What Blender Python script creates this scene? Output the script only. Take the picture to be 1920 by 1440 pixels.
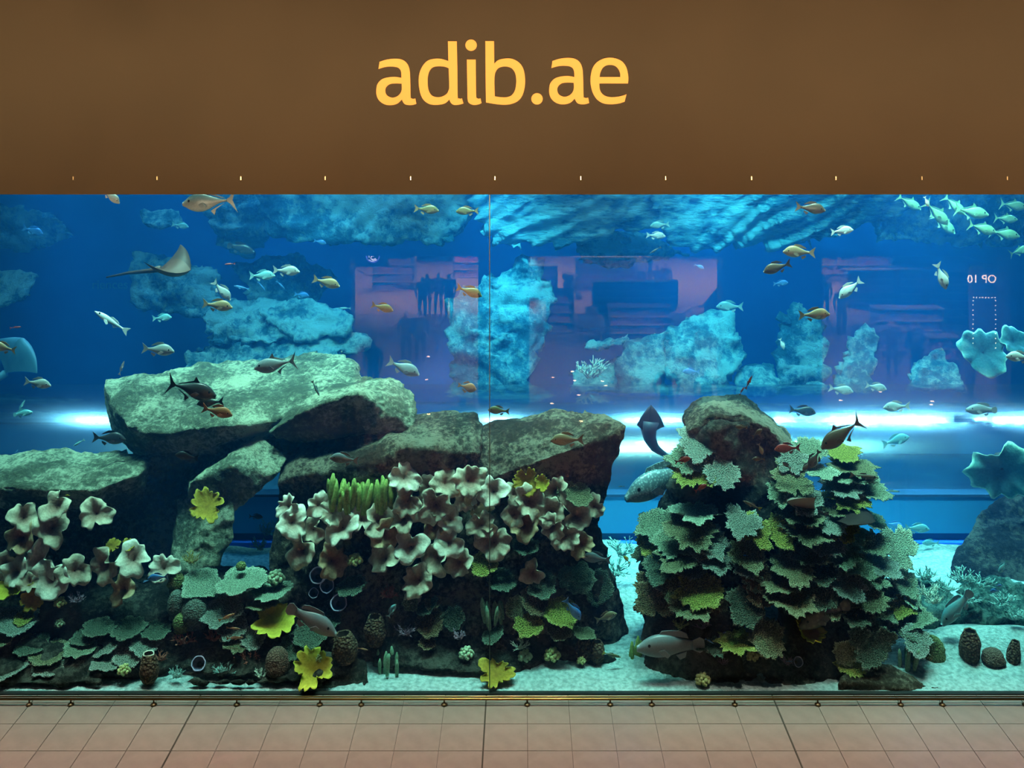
import bpy, bmesh, math, random
import numpy as np
from mathutils import Vector, Matrix, noise as mnoise
random.seed(7)
S = bpy.context.scene
for o in list(bpy.data.objects): bpy.data.objects.remove(o)
COL = S.collection
# ---------------------------------------------------------------- camera, world, lamps, exposure
F = 1942.5; VX, VY = 978.0, 180.0; EYE = 8.66; DIST = 15.0
def W(px, py, Y):
    "world point that shows at pixel (px,py) of the 1920x1440 frame, Y metres behind the tank front"
    d = Y + DIST
    return Vector(((px - VX) * d / F, Y, EYE - (py - VY) * d / F))
def Wz(px, py, z):
    d = (EYE - z) * F / (py - VY)
    return Vector(((px - VX) * d / F, d - DIST, z))
def ppm(Y): return F / (Y + DIST)          # pixels per metre at depth Y
cam = bpy.data.cameras.new('camera'); camo = bpy.data.objects.new('camera', cam); COL.objects.link(camo)
camo.location = (0, -DIST, EYE); camo.rotation_euler = (math.pi/2, 0, 0)
cam.sensor_width = 36; cam.lens = 36 * F / 1920
cam.shift_x = -(VX - 960) / 1920; cam.shift_y = (VY - 720) / 1920
cam.clip_end = 200
S.camera = camo
S.view_settings.view_transform = 'Standard'; S.view_settings.look = 'None'
S.view_settings.exposure = 0.0; S.view_settings.gamma = 1.0; S.view_settings.use_curve_mapping = False
cy = S.cycles
cy.max_bounces = 8; cy.diffuse_bounces = 3; cy.glossy_bounces = 3; cy.transmission_bounces = 4
cy.transparent_max_bounces = 12; cy.volume_bounces = 0
cy.sample_clamp_indirect = 4.0; cy.use_denoising = True; cy.caustics_reflective = False; cy.caustics_refractive = False
try: cy.denoiser = 'OPENIMAGEDENOISE'
except Exception: pass
wd = bpy.data.worlds.new('world'); S.world = wd; wd.use_nodes = True
wd.node_tree.nodes['Background'].inputs[0].default_value = (0.010, 0.012, 0.016, 1)
wd.node_tree.nodes['Background'].inputs[1].default_value = 1.0
def lamp(name, loc, target, sx, sy, watt, col, spread=math.pi):
    l = bpy.data.lights.new(name, 'AREA'); l.shape = 'RECTANGLE'; l.size = sx; l.size_y = sy
    l.energy = watt; l.color = col; l.spread = spread
    o = bpy.data.objects.new(name, l); COL.objects.link(o); o.location = loc
    o.rotation_euler = (Vector(target) - Vector(loc)).to_track_quat('-Z', 'Y').to_euler()
    return o
# lamps hung over the water surface: small floods near the glass, a blue row at the back, plus added fills and spots
for i, x in enumerate((-8.2, -5.6, -3.0, -.8, 1.6, 4.0, 6.4, 8.8)):
    lamp('tank_front_light', (x, 1.1 + .4 * (i % 2), 14.2), (x, 4.1, 0), .8, .8, 170 if x < -5 else 200, (0.60, 1.0, 0.78), .86)
lamp('tank_fill_panel', (0, 2.6, 14.0), (0, 5.6, 0), 22, 4.4, 1900, (0.58, 1.0, 0.80), 1.3)  # broad panel added as soft fill, for the ambient glow of the water
lamp('tank_front_light', (8.6, 4.2, 13), (8.9, 6.4, 6.8), .6, .6, 130, (0.45, 1.0, 0.9), .5)  # spot added only to brighten the school at upper right
lamp('tank_front_light', (7.6, 4.6, 9.3), (7.4, 3.2, 0), 1.2, .6, 80, (0.45, 1.0, 1.0), 1.0)
lamp('tank_front_light', (3.4, 4.6, 9.3), (3.3, 3.2, 0), .5, .5, 70, (0.45, 1.0, 1.0), .8)
lamp('tank_back_light', (-6, 8.6, 9.3), (-6, 10.8, 0), 7, 0.6, 340, (0.10, 0.50, 1.0), 2.6)
lamp('tank_back_light', (5, 8.6, 9.3), (5, 10.8, 0), 9, 0.6, 470, (0.10, 0.60, 1.0), 2.6)
lamp('tank_back_light', (4.8, 5.6, 9.3), (5.6, 9.6, 5.6), 1.5, .5, 190, (0.12, 0.85, 1.0), 1.1)  # cyan spots from here down are added to brighten the back rocks
lamp('tank_back_light', (-.6, 5.6, 9.3), (-.4, 10, 3.2), .8, .5, 170, (0.12, 0.80, 1.0), .7)
lamp('tank_back_light', (-5.5, 5.6, 9.3), (-4.6, 9.6, 3.6), .8, .5, 60, (0.12, 0.80, 1.0), .8)
lamp('tank_back_light', (4.2, 5.6, 9.3), (3.9, 9.4, 2.6), .8, .5, 70, (0.12, 0.90, 1.0), .7)
# lamps whose reflections streak along the tunnel roof
for px, wd_, pw in ((180, .8, 110), (935, .35, 60), (1195, .3, 50), (1258, .2, 40), (1455, .4, 60), (1600, 1.2, 160), (1720, 1.2, 160), (1825, .25, 40), (1905, .9, 120)):
    xt = (px - VX) * 20.9 / F; x = xt * 1.36
    lamp('tunnel_lamp', (x, 9.4, 9.25), (xt, 5.94, 2.1), wd_, .4, pw * .62, (0.42, 0.74, 1.0), .55)
# mall: unseen spots added to light the fascia evenly, narrow fills added to warm the floor, lamps under the balcony over the shops
for x in (-9.5, -5.7, -1.9, 1.9, 5.7, 9.5):
    lamp('fascia_fill_spot', (x, -13.6, 6.15), (x * 1.0, -.3, 9.15), .3, .3, 84, (1.0, 0.72, 0.45), .52)  # added fill, kept where the glass does not mirror it
for x in (-9.1, -6.5, -3.9, -1.3, 1.3, 3.9, 6.5, 9.1):
    lamp('mall_floor_fill', (x, -1.4, 13.8), (x, -1.6, 0),  .3, .3, 37, (1.0, 0.80, 0.63), .36)  # added warm fill for the tiles before the glass
for x, y, e, c in ((-3.6, -31, 36000, (1, .70, .34)), (3.4, -33, 46000, (1, .70, .34)), (12, -32, 60000, (1, .70, .36)), (-3, -18, 8500, (1, .78, .62)), (3, -18, 8500, (1, .78, .62)), (11, -18, 12500, (1, .76, .64))):
    lamp('mall_lamp', (x, y, 4.0), (x, y, 0), 6, 7 if y < -25 else 5, e, c, 1.9)
for x, e in ((-1.7, 700), (1.0, 800), (4.9, 600)):
    lamp('mall_floor_fill', (x, -10.8, 12.5), (x, -10.6, 0), .5, .5, e, (1.0, 0.50, 0.26), .40)  # added orange beams, standing in for shop light spilled on the floor
# ---------------------------------------------------------------- helpers: materials and meshes
def nt(m):
    m.use_nodes = True; t = m.node_tree; return t, t.nodes, t.links
def mat(name, col, col2=None, rough=.8, scale=6., detail=4., bump=0., bscale=None, bdist=.02, kind='noise', spec=.3, metal=0., coord='Object', lo=.35, hi=.65, sheen=0):
    "principled material; col and col2 mixed by a noise or voronoi texture, the same texture (or a finer one) as relief"
    m = bpy.data.materials.new(name); t, N, L = nt(m); b = N['Principled BSDF']
    b.inputs['Roughness'].default_value = rough; b.inputs['Metallic'].default_value = metal
    b.inputs['Specular IOR Level'].default_value = spec
    b.inputs['Base Color'].default_value = (*col, 1)
    if col2 is None and not bump: return m
    tc = N.new('ShaderNodeTexCoord')
    if kind == 'noise':
        x = N.new('ShaderNodeTexNoise'); x.inputs['Detail'].default_value = detail; fo = 'Fac'
    else:
        x = N.new('ShaderNodeTexVoronoi'); fo = 'Distance'
    x.inputs['Scale'].default_value = scale; L.new(tc.outputs[coord], x.inputs['Vector'])
    if col2 is not None:
        r = N.new('ShaderNodeValToRGB'); e = r.color_ramp.elements
        e[0].position = lo; e[0].color = (*col, 1); e[1].position = hi; e[1].color = (*col2, 1)
        L.new(x.outputs[fo], r.inputs['Fac']); L.new(r.outputs['Color'], b.inputs['Base Color'])
    if bump:
        if bscale:
            y = N.new('ShaderNodeTexNoise' if kind == 'noise' else 'ShaderNodeTexVoronoi'); y.inputs['Scale'].default_value = bscale
            if kind == 'noise': y.inputs['Detail'].default_value = 6
            L.new(tc.outputs[coord], y.inputs['Vector'])
        else: y = x
        u = N.new('ShaderNodeBump'); u.inputs['Strength'].default_value = bump; u.inputs['Distance'].default_value = bdist
        L.new(y.outputs[fo], u.inputs['Height']); L.new(u.outputs['Normal'], b.inputs['Normal'])
    return m
def glow(name, col, s):
    m = bpy.data.materials.new(name); t, N, L = nt(m); b = N['Principled BSDF']
    b.inputs['Base Color'].default_value = (*col, 1)
    b.inputs['Emission Color'].default_value = (*col, 1); b.inputs['Emission Strength'].default_value = s
    return m
def pane(name, refl, tint=(1, 1, 1), rough=0., rough2=None, f2=0., fres=False):
    "clear sheet: straight-through light plus a mirror share"
    m = bpy.data.materials.new(name); t, N, L = nt(m); N.remove(N['Principled BSDF']); out = N['Material Output']
    tr = N.new('ShaderNodeBsdfTransparent'); tr.inputs[0].default_value = (*tint, 1)
    g = N.new('ShaderNodeBsdfGlossy'); g.inputs['Roughness'].default_value = rough
    mx = N.new('ShaderNodeMixShader'); mx.inputs[0].default_value = refl
    L.new(tr.outputs[0], mx.inputs[1]); L.new(g.outputs[0], mx.inputs[2]); last = mx
    if fres:
        lw = N.new('ShaderNodeLayerWeight'); lw.inputs['Blend'].default_value = fres
        mm = N.new('ShaderNodeMath'); mm.operation = 'MULTIPLY_ADD'; mm.inputs[1].default_value = .5; mm.inputs[2].default_value = refl
        L.new(lw.outputs['Fresnel'], mm.inputs[0]); L.new(mm.outputs[0], mx.inputs[0])
    if rough2:
        g2 = N.new('ShaderNodeBsdfGlossy'); g2.inputs['Roughness'].default_value = rough2
        m2 = N.new('ShaderNodeMixShader'); m2.inputs[0].default_value = f2
        L.new(mx.outputs[0], m2.inputs[1]); L.new(g2.outputs[0], m2.inputs[2]); last = m2
    L.new(last.outputs[0], out.inputs['Surface']); return m
def link(name, me, m=None, parent=None, smooth=True):
    if m is not None and not me.materials:
        me.materials.append(m)
    if smooth and len(me.polygons): me.polygons.foreach_set('use_smooth', [True] * len(me.polygons))
    o = bpy.data.objects.new(name, me); COL.objects.link(o)
    if parent is not None: o.parent = parent
    return o
def mesh(name, v, f, m=None, parent=None, smooth=True):
    me = bpy.data.meshes.new(name); me.from_pydata([tuple(p) for p in v], [], [tuple(q) for q in f]); me.update()
    return link(name, me, m, parent, smooth)
def tag(o, label=None, cat=None, group=None, kind=None):
    for k, v in (('label', label), ('category', cat), ('group', group), ('kind', kind)):
        if v: o[k] = v
    return o
def thing(name, loc, label, cat, group=None, M=None):
    o = bpy.data.objects.new(name, None); COL.objects.link(o); o.empty_display_size = .1
    o.location = loc
    if M is not None: o.matrix_world = Matrix.Translation(loc) @ M.to_4x4()
    return tag(o, label, cat, group)
class MB:
    "collects simple solids into one mesh"
    def __init__(s): s.v = []; s.f = []
    def add(s, v, f):
        n = len(s.v); s.v += [tuple(p) for p in v]; s.f += [tuple(i + n for i in q) for q in f]; return s
    def box(s, x0, x1, y0, y1, z0, z1):
        v = [(x, y, z) for x in (x0, x1) for y in (y0, y1) for z in (z0, z1)]
        return s.add(v, [(0, 1, 3, 2), (4, 6, 7, 5), (0, 4, 5, 1), (2, 3, 7, 6), (0, 2, 6, 4), (1, 5, 7, 3)])
    def tube(s, pts, r, n=8, caps=True):
        pts = [Vector(p) for p in pts]; rr = r if isinstance(r, (list, tuple)) else [r] * len(pts)
        V = []; up = None
        for i, p in enumerate(pts):
            d = (pts[min(i + 1, len(pts) - 1)] - pts[max(i - 1, 0)]).normalized()
            a = d.orthogonal().normalized() if up is None else (up - d * up.dot(d)).normalized()
            up = a; b = d.cross(a)
            V += [p + (a * math.cos(2 * math.pi * k / n) + b * math.sin(2 * math.pi * k / n)) * rr[i] for k in range(n)]
        Fc = [(i * n + k, i * n + (k + 1) % n, (i + 1) * n + (k + 1) % n, (i + 1) * n + k) for i in range(len(pts) - 1) for k in range(n)]
        if caps: Fc += [tuple(range(n - 1, -1, -1)), tuple((len(pts) - 1) * n + k for k in range(n))]
        return s.add(V, Fc)
    def ball(s, c, rx, ry=None, rz=None, nu=10, nv=6):
        ry = ry or rx; rz = rz or rx; V = [(c[0], c[1], c[2] + rz)]
        for j in range(1, nv):
            a = math.pi * j / nv
            V += [(c[0] + rx * math.sin(a) * math.cos(2 * math.pi * k / nu), c[1] + ry * math.sin(a) * math.sin(2 * math.pi * k / nu), c[2] + rz * math.cos(a)) for k in range(nu)]
        V.append((c[0], c[1], c[2] - rz)); e = len(V) - 1
        Fc = [(0, 1 + k, 1 + (k + 1) % nu) for k in range(nu)]
        for j in range(nv - 2):
            Fc += [(1 + j * nu + k, 1 + (j + 1) * nu + k, 1 + (j + 1) * nu + (k + 1) % nu, 1 + j * nu + (k + 1) % nu) for k in range(nu)]
        Fc += [(e, 1 + (nv - 2) * nu + (k + 1) % nu, 1 + (nv - 2) * nu + k) for k in range(nu)]
        return s.add(V, Fc)
    def build(s, name, m=None, parent=None, smooth=False): return mesh(name, s.v, s.f, m, parent, smooth)
def evald(o):
    "bake an object's modifiers into its mesh"
    dg = bpy.context.evaluated_depsgraph_get(); me = bpy.data.meshes.new_from_object(o.evaluated_get(dg))
    old = o.data; o.modifiers.clear(); o.data = me; bpy.data.meshes.remove(old); return o
# ---------------------------------------------------------------- the setting: walkway floor, fascia, tank shell
TILE = .59; X0 = -.51
m_tile = mat('floor_tile', (.15, .108, .093), (.175, .128, .110), rough=.38, scale=3, spec=.4, coord='Generated')
m_grout = mat('grout', (.075, .055, .045), rough=.9)
m_joint = mat('joint', (.03, .022, .016), rough=.9)
fl = tag(MB().box(-14, 14, -2.66, 0, -.2, -.012).build('floor', m_grout), kind='structure')
tile_me = None
for r in range(5):
    y1 = -.12 - TILE * (r - 1) if r else -.02; y0 = -.12 - TILE * r
    for c in range(-19, 19):
        x0 = X0 + c * TILE; wide = .012 if c % 7 == 0 else .0045; wide1 = .012 if (c + 1) % 7 == 0 else .0045
        b = MB().box(x0 + wide, x0 + TILE - wide1, y0 + .0045, y1 - .0045, -.012, 0)
        b.build('tile', m_tile, fl)
for c in range(-21, 21, 7):
    MB().box(X0 + c * TILE - .008, X0 + c * TILE + .008, -2.66, 0, -.012, -.004).build('expansion_joint', m_joint, fl)
m_mallfloor = mat('mall_floor', (.20, .15, .125), (.24, .18, .15), rough=.3, scale=1.2, spec=.4)
tag(MB().box(-24, 24, -58, -2.66, -.2, 0).build('floor', m_mallfloor), kind='structure')
m_fascia = mat('fascia', (.047, .034, .0165), (.053, .038, .0185), rough=.85, scale=.5, detail=2, coord='Object')
ZF = 7.265
fa = tag(MB().box(-14, 14, -.32, -.06, ZF, 15.5).build('wall_front', m_fascia), kind='structure')
m_clip = mat('clip', (.95, .70, .35), rough=.3, metal=.6)
for i, px in enumerate((138, 295, 452, 610, 770, 928, 1089, 1248, 1409, 1567, 1728, 1888)):
    p = W(px, 334, -.33)
    MB().box(p.x - .006, p.x + .006, -.345, -.318, p.z - .025, p.z + .025).build('clip', m_clip, fa)
def letters():
    m = mat('letter_face', (.95, .405, .075), rough=.6)
    root = thing('wall_sign', W(943, 140, -.33), 'large flat orange lettering adib.ae on the brown fascia above the tank', 'sign')
    A = [(62,440,1),(75,355,1),(150,330),(240,318),(330,325),(395,365),(430,440),(440,560),(445,770),(455,788),(475,795),(500,790,1),(512,855,1),(470,868),(420,870),(375,858),(350,825),(340,802,1),(290,850),(220,870),(140,862),(75,820),(42,760),(36,690),(50,620),(100,565),(170,540),(260,533),(335,545,1),(332,480),(315,440),(275,418),(200,412),(130,420)]
    Ai = [(338,615,1),(270,612),(200,620),(155,655),(143,700),(160,750),(210,778),(260,775),(310,745),(338,690)]
    circ = lambda cx, cy, r: [(cx + r * math.cos(k * math.pi / 8), cy + r * math.sin(k * math.pi / 8)) for k in range(16)]
    G = [(700, [A, Ai]),
     (700, [[(893,345,1),(888,110,1),(993,110,1),(1000,400),(1005,765),(1015,787),(1035,793),(1055,788,1),(1073,850,1),(1020,865),(960,867),(925,845),(905,803,1),(850,850),(760,867),(670,858),(600,810),(560,730),(540,600),(550,490),(590,400),(650,340),(730,318),(810,320)],
            [(897,432,1),(850,414),(780,408),(715,418),(675,455),(652,520),(648,610),(658,690),(690,748),(740,772),(810,770),(870,738),(897,690),(903,640)]]),
     (860, [[(98,328,1),(203,328,1),(206,560),(209,760),(218,785),(240,793),(260,788,1),(273,845,1),(235,862),(180,868),(130,850),(108,810),(104,700)], circ(148, 157, 68)]),
     (860, [[(317,108,1),(421,108,1),(424,376,1),(470,335),(550,315),(640,320),(720,365),(770,440),(790,550),(785,660),(755,760),(700,825),(620,858),(540,866),(440,858),(325,838,1),(320,500)],
            [(430,765,1),(500,775),(570,775),(630,752),(670,690),(685,590),(675,500),(640,440),(590,415),(530,412),(475,430),(440,475),(427,540),(427,650)]]),
     (860, [circ(932, 795, 68)]),
     (1000, [[(p[0] + 152, p[1] - 10) + tuple(p[2:]) for p in A], [(p[0] + 142, p[1] - 10) + tuple(p[2:]) for p in Ai]]),
     (1000, [[(1125,612,1),(785,612,1),(790,680),(815,730),(860,762),(920,774),(1000,770),(1060,757),(1108,740,1),(1085,830,1),(1010,852),(920,860),(830,848),(755,800),(705,720),(682,620),(680,540),(700,440),(745,370),(820,322),(905,305),(990,318),(1060,355),(1105,420),(1125,500),(1130,560)],
             [(788,535,1),(1032,535,1),(1030,490),(1010,440),(970,403),(915,392),(860,402),(820,435),(795,490)]])]
    for ox, loops in G:
        cu = bpy.data.curves.new('letter', 'CURVE'); cu.dimensions = '2D'; cu.fill_mode = 'BOTH'; cu.extrude = .012
        for lp in loops:
            n = len(lp); pts = []
            for i in range(n):
                p0, p1, p2, p3 = (np.array(lp[(i + k) % n][:2], float) for k in (-1, 0, 1, 2))
                c1, c2 = len(lp[i]) > 2, len(lp[(i + 1) % n]) > 2
                if c1 and c2: pts.append(p1); continue
                if c1: p0 = p1
                if c2: p3 = p2
                for u in (0, .25, .5, .75):
                    pts.append(.5 * (2 * p1 + (p2 - p0) * u + (2 * p0 - 5 * p1 + 4 * p2 - p3) * u * u + (3 * p1 - p0 - 3 * p2 + p3) * u ** 3))
            sp = cu.splines.new('POLY'); sp.points.add(len(pts) - 1); sp.use_cyclic_u = True
            for q, p in zip(sp.points, pts):
                w = W(ox + p[0] / 6.345, 60 + p[1] / 6.345, -.33); q.co = (w.x - root.location.x, w.z - root.location.z, 0, 1)
        o = bpy.data.objects.new('letter', cu); COL.objects.link(o)
        dg = bpy.context.evaluated_depsgraph_get(); me = bpy.data.meshes.new_from_object(o.evaluated_get(dg))
        bpy.data.objects.remove(o); me.materials.clear()
        q = link('letter', me, m, root, smooth=False); q.rotation_euler = (math.pi / 2, 0, 0)
letters()
# panes of the tank front: only the outer face mirrors
m_pane = pane('acrylic_front', .027, (.97, 1, 1)); m_paneb = pane('acrylic_back', .0, (1, 1, 1))
def front_pane(x0, x1):
    b = MB().box(x0, x1, 0, .04, 0, 9.6); o = b.build('window_1', None)
    o.data.materials.append(m_pane); o.data.materials.append(m_paneb)
    for p in o.data.polygons: p.material_index = 0 if p.normal.y < -.9 else 1
    return tag(o, kind='structure')
SEAM = W(918, 800, 0).x
front_pane(-12, SEAM - .006); front_pane(SEAM + .006, 12)
m_seal = mat('seal', (.03, .10, .11), rough=.3)
tag(MB().box(SEAM - .006, SEAM + .006, .0, .045, 0, 9.6).build('trim_1', m_seal), kind='structure')
m_black = mat('black_gasket', (.004, .006, .006), rough=.6)
tag(MB().box(-12, 12, -.02, .06, -.05, .014).build('trim_2', m_black), kind='structure')
# low brass rail on the floor before the glass
def rail():
    m_br = mat('brass', (.20, .085, .022), (.26, .11, .03), rough=.28, metal=1., scale=3)
    m_dk = mat('dark_brass', (.09, .045, .02), rough=.35, metal=.6)
    root = thing('foot_rail', (0, -.27, 0), 'low brass tube rail on short posts along the foot of the tank glass', 'rail')
    t = MB().tube([(-14, 0, .085), (14, 0, .085)], .016, 10); t.tube([(-14, .06, .085), (14, .06, .085)], .010, 8)
    t.build('rail_tube', m_br, root, True)
    for k in (-16, -15, -13, -11, -10, -8, -6, -4, -3, -1, 1, 3, 4, 6, 8, 10, 11, 13, 15, 16):
        x = X0 + k * TILE
        p = MB().tube([(x, 0, .02), (x, 0, .085)], .012, 8).build('rail_post', m_dk, root, True)
        MB().ball((x, 0, .008), .046, .05, .026, 12, 6).build('post_base', m_dk, p, True)
rail()
# tank shell
m_blue = mat('tank_wall_blue', (.012, .11, .34), (.016, .14, .40), rough=.9, scale=.6)
tag(MB().box(-20, 20, 13.2, 13.5, -1, 10).build('wall_back', m_blue), kind='structure')
tag(MB().box(-16.3, -16, 0.06, 13.2, -1, 10).build('wall_left', m_blue), kind='structure')
tag(MB().box(16, 16.3, 0.06, 13.2, -1, 10).build('wall_right', m_blue), kind='structure')
m_dark = mat('dark_roof', (.01, .012, .016), rough=.9)
# water: one body that absorbs red and scatters a little blue
def water():
    m = bpy.data.materials.new('water'); t, N, L = nt(m); N.remove(N['Principled BSDF']); out = N['Material Output']
    a = N.new('ShaderNodeVolumeAbsorption'); a.inputs['Color'].default_value = (.05, .62, .80, 1); a.inputs['Density'].default_value = .115
    s = N.new('ShaderNodeVolumeScatter'); s.inputs['Color'].default_value = (.02, .30, 1.0, 1); s.inputs['Density'].default_value = .022; s.inputs['Anisotropy'].default_value = .0
    ad = N.new('ShaderNodeAddShader'); L.new(a.outputs[0], ad.inputs[0]); L.new(s.outputs[0], ad.inputs[1]); L.new(ad.outputs[0], out.inputs['Volume'])
    o = MB().box(-15.9, 15.9, .045, 13.1, -.6, 9.0).build('water', m); tag(o, kind='structure')
water()
# ---------------------------------------------------------------- rocks: unions of faceted lumps, remeshed and weathered
def rock_mat(name, lo_, hi_, sc=12, big=1.3, aniso=None, bd=.07, speck=.55):
    m = bpy.data.materials.new(name); t, N, L = nt(m); b = N['Principled BSDF']; b.inputs['Roughness'].default_value = .95; b.inputs['Specular IOR Level'].default_value = .1
    tc = N.new('ShaderNodeTexCoord'); v = tc.outputs['Object']
    if aniso is not None:
        mp = N.new('ShaderNodeMapping'); mp.inputs['Rotation'].default_value = (0, aniso, 0); mp.inputs['Scale'].default_value = (1, 1, 4.5); L.new(v, mp.inputs[0]); va = mp.outputs[0]
    else: va = v
    f = N.new('ShaderNodeTexNoise'); f.inputs['Scale'].default_value = sc; f.inputs['Detail'].default_value = 9; f.inputs['Roughness'].default_value = .72; L.new(va, f.inputs['Vector'])
    g = N.new('ShaderNodeTexNoise'); g.inputs['Scale'].default_value = big; g.inputs['Detail'].default_value = 5; L.new(v, g.inputs['Vector'])
    ad = N.new('ShaderNodeMath'); ad.operation = 'MULTIPLY_ADD'; ad.inputs[1].default_value = .55; L.new(g.outputs['Fac'], ad.inputs[0]); ml = N.new('ShaderNodeMath'); ml.operation = 'MULTIPLY'; ml.inputs[1].default_value = speck; L.new(f.outputs['Fac'], ml.inputs[0]); L.new(ml.outputs[0], ad.inputs[2])
    r = N.new('ShaderNodeValToRGB'); e = r.color_ramp.elements; e[0].position = .46; e[0].color = (*[c * .55 for c in lo_], 1); e[1].position = .63; e[1].color = (*hi_, 1); k = e.new(.535); k.color = (*lo_, 1)
    L.new(ad.outputs[0], r.inputs['Fac']); L.new(r.outputs['Color'], b.inputs['Base Color'])
    u = N.new('ShaderNodeBump'); u.inputs['Strength'].default_value = 1; u.inputs['Distance'].default_value = bd; L.new(f.outputs['Fac'], u.inputs['Height']); L.new(u.outputs['Normal'], b.inputs['Normal']); return m
m_rock = rock_mat('rock_teal', (.14, .17, .12), (.46, .50, .36), bd=.12)
m_rock2 = rock_mat('rock_rubble', (.03, .09, .08), (.14, .27, .23), bd=.12)
m_rockd = rock_mat('rock_dark', (.024, .026, .022), (.10, .105, .085), bd=.12)
m_rockr = rock_mat('rock_brown', (.060, .048, .034), (.24, .21, .15), bd=.12)
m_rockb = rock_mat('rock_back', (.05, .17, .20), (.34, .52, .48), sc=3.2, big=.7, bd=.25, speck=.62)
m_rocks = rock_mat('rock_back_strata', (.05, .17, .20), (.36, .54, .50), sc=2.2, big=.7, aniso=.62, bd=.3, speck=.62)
def tex(name, typ, size, **k):
    t = bpy.data.textures.new(name, typ); t.noise_scale = size
    for a, v in k.items(): setattr(t, a, v)
    return t
T1 = tex('lump', 'CLOUDS', 1.1, noise_depth=2); T2 = tex('chip', 'CLOUDS', .28, noise_depth=4)
T3 = tex('crack', 'VORONOI', .55, distance_metric='DISTANCE', color_mode='INTENSITY') if hasattr(bpy.types.VoronoiTexture, 'color_mode') else tex('crack', 'VORONOI', .55)
T5 = tex('grit', 'CLOUDS', .11, noise_depth=3)
T4 = tex('big', 'CLOUDS', 2.2, noise_depth=3)
def pt(p):
    if len(p) == 3: return W(*p)
    return Vector(p[:3])
def rock(name, hulls, m, label, vox=.06, d1=.22, d2=.09, d3=.0, cat='rock', group=None, strat=None, parent=None, kind=None, t1=None):
    me = bpy.data.meshes.new(name); acc = bmesh.new()
    for h in hulls:
        b = bmesh.new()
        for p in h: b.verts.new(pt(p))
        r = bmesh.ops.convex_hull(b, input=b.verts)
        bmesh.ops.delete(b, geom=list({e for e in r['geom_interior'] if isinstance(e, bmesh.types.BMVert)}), context='VERTS')
        tmp = bpy.data.meshes.new('t'); b.to_mesh(tmp); b.free(); acc.from_mesh(tmp); bpy.data.meshes.remove(tmp)
    bmesh.ops.recalc_face_normals(acc, faces=acc.faces)
    acc.to_mesh(me); acc.free()
    o = link(name, me, m)
    r = o.modifiers.new('r', 'REMESH'); r.mode = 'VOXEL'; r.voxel_size = vox * (1 if t1 else .68); r.use_smooth_shade = True
    for t, s in ((t1 or T1, d1), (T2, d2 * 1.25), (T3, d3), (T5, 0 if t1 else .05)):
        if not s: continue
        d = o.modifiers.new('d', 'DISPLACE'); d.texture = t; d.strength = s; d.texture_coords = 'GLOBAL'; d.mid_level = .5
    evald(o)
    if strat:                                   # tilted strata: steps cut along a direction
        dv, per, amp = Vector(strat[0]).normalized(), strat[1], strat[2]
        n = len(o.data.vertices); co = np.empty(n * 3); o.data.vertices.foreach_get('co', co); co = co.reshape(-1, 3)
        no = np.empty(n * 3); o.data.vertices.foreach_get('normal', no); no = no.reshape(-1, 3)
        ph = co @ np.array(dv) / per
        ph += .35 * np.sin(co[:, 0] * 1.3 + co[:, 2] * .7) + .2 * np.sin(co[:, 0] * 3.1 - co[:, 2] * 2.3)
        saw = (ph % 1.0); co += no * (amp * (saw - .5) * (.6 + .4 * np.sin(co[:, 0] * .9 + 2)))[:, None]
        o.data.vertices.foreach_set('co', co.ravel()); o.data.update()
    o.data.polygons.foreach_set('use_smooth', [True] * len(o.data.polygons))
    tag(o, label, cat, group, kind); return o
rock('boulder', [
    [(200,712,3.6),(300,700,4.0),(400,690,4.4),(520,668,4.7),(600,657,4.8),(642,660,4.6),(690,715,3.5),(196,730,3.0),(205,800,2.9),(240,800,1.9),(265,810,1.8),(310,814,1.75),(420,800,1.8),(520,792,1.9),(600,765,2.1),(690,722,2.7),
     (248,850,3.0),(330,872,2.7),(400,866,2.5),(500,830,2.5),(640,760,3.4),(260,855,4.2)],
    [(300,862,3.6),(330,930,2.2),(470,830,2.0),(480,850,3.2),(420,860,2.0),(380,980,2.2),(330,980,2.9)],
    [(250,862,2.7),(345,850,2.6),(350,960,2.4),(250,960,2.4),(300,890,3.6)]],
    m_rock, 'big pale slab-topped boulder overhanging the arch at the left', .055, .25, .10, .10)
rock('boulder', [
    [(500,812,1.75),(560,774,1.6),(620,748,1.55),(672,736,1.5),(560,740,3.0),(640,712,3.2),(690,706,3.1),(750,713,2.7),(776,738,2.2),(781,780,1.9),(770,806,1.8),(690,808,1.75),(545,830,1.9),(600,830,2.6)],
    [(480,815,2.7),(600,795,3.0),(570,865,2.4),(480,855,2.5),(530,835,3.6)]],
    m_rock, 'boulder with a bright sloping ledge wedged over a dark hollow, beside the slab-topped boulder', .05, .16, .09, .06)
rock('boulder', [
    [(525,852,1.9),(600,808,2.6),(700,800,2.8),(810,775,2.5),(860,772,2.4),(897,773,2.2),(906,800,1.9),(905,850,1.4),(520,905,1.5),(560,892,1.3),(640,885,1.2),(720,862,1.15),(770,832,1.2),(860,845,1.15),
     (522,950,1.6),(535,1000,1.6),(700,1010,1.4),(900,1010,1.4),(880,900,1.3)],
    [(520,945,1.5),(900,940,1.3),(1000,960,1.3),(1120,960,1.5),(500,1060,1.4),(520,1240,.8),(690,1245,.7),(1100,1080,1.4),(900,1240,.8),(1000,1230,.9),(1130,1180,1.2),(1180,1200,1.6),(560,1060,3),(1100,1060,2.6)]],
    m_rockr, 'broad brown boulder behind the cup corals in the middle of the reef', .06, .2, .10, .08)
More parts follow.
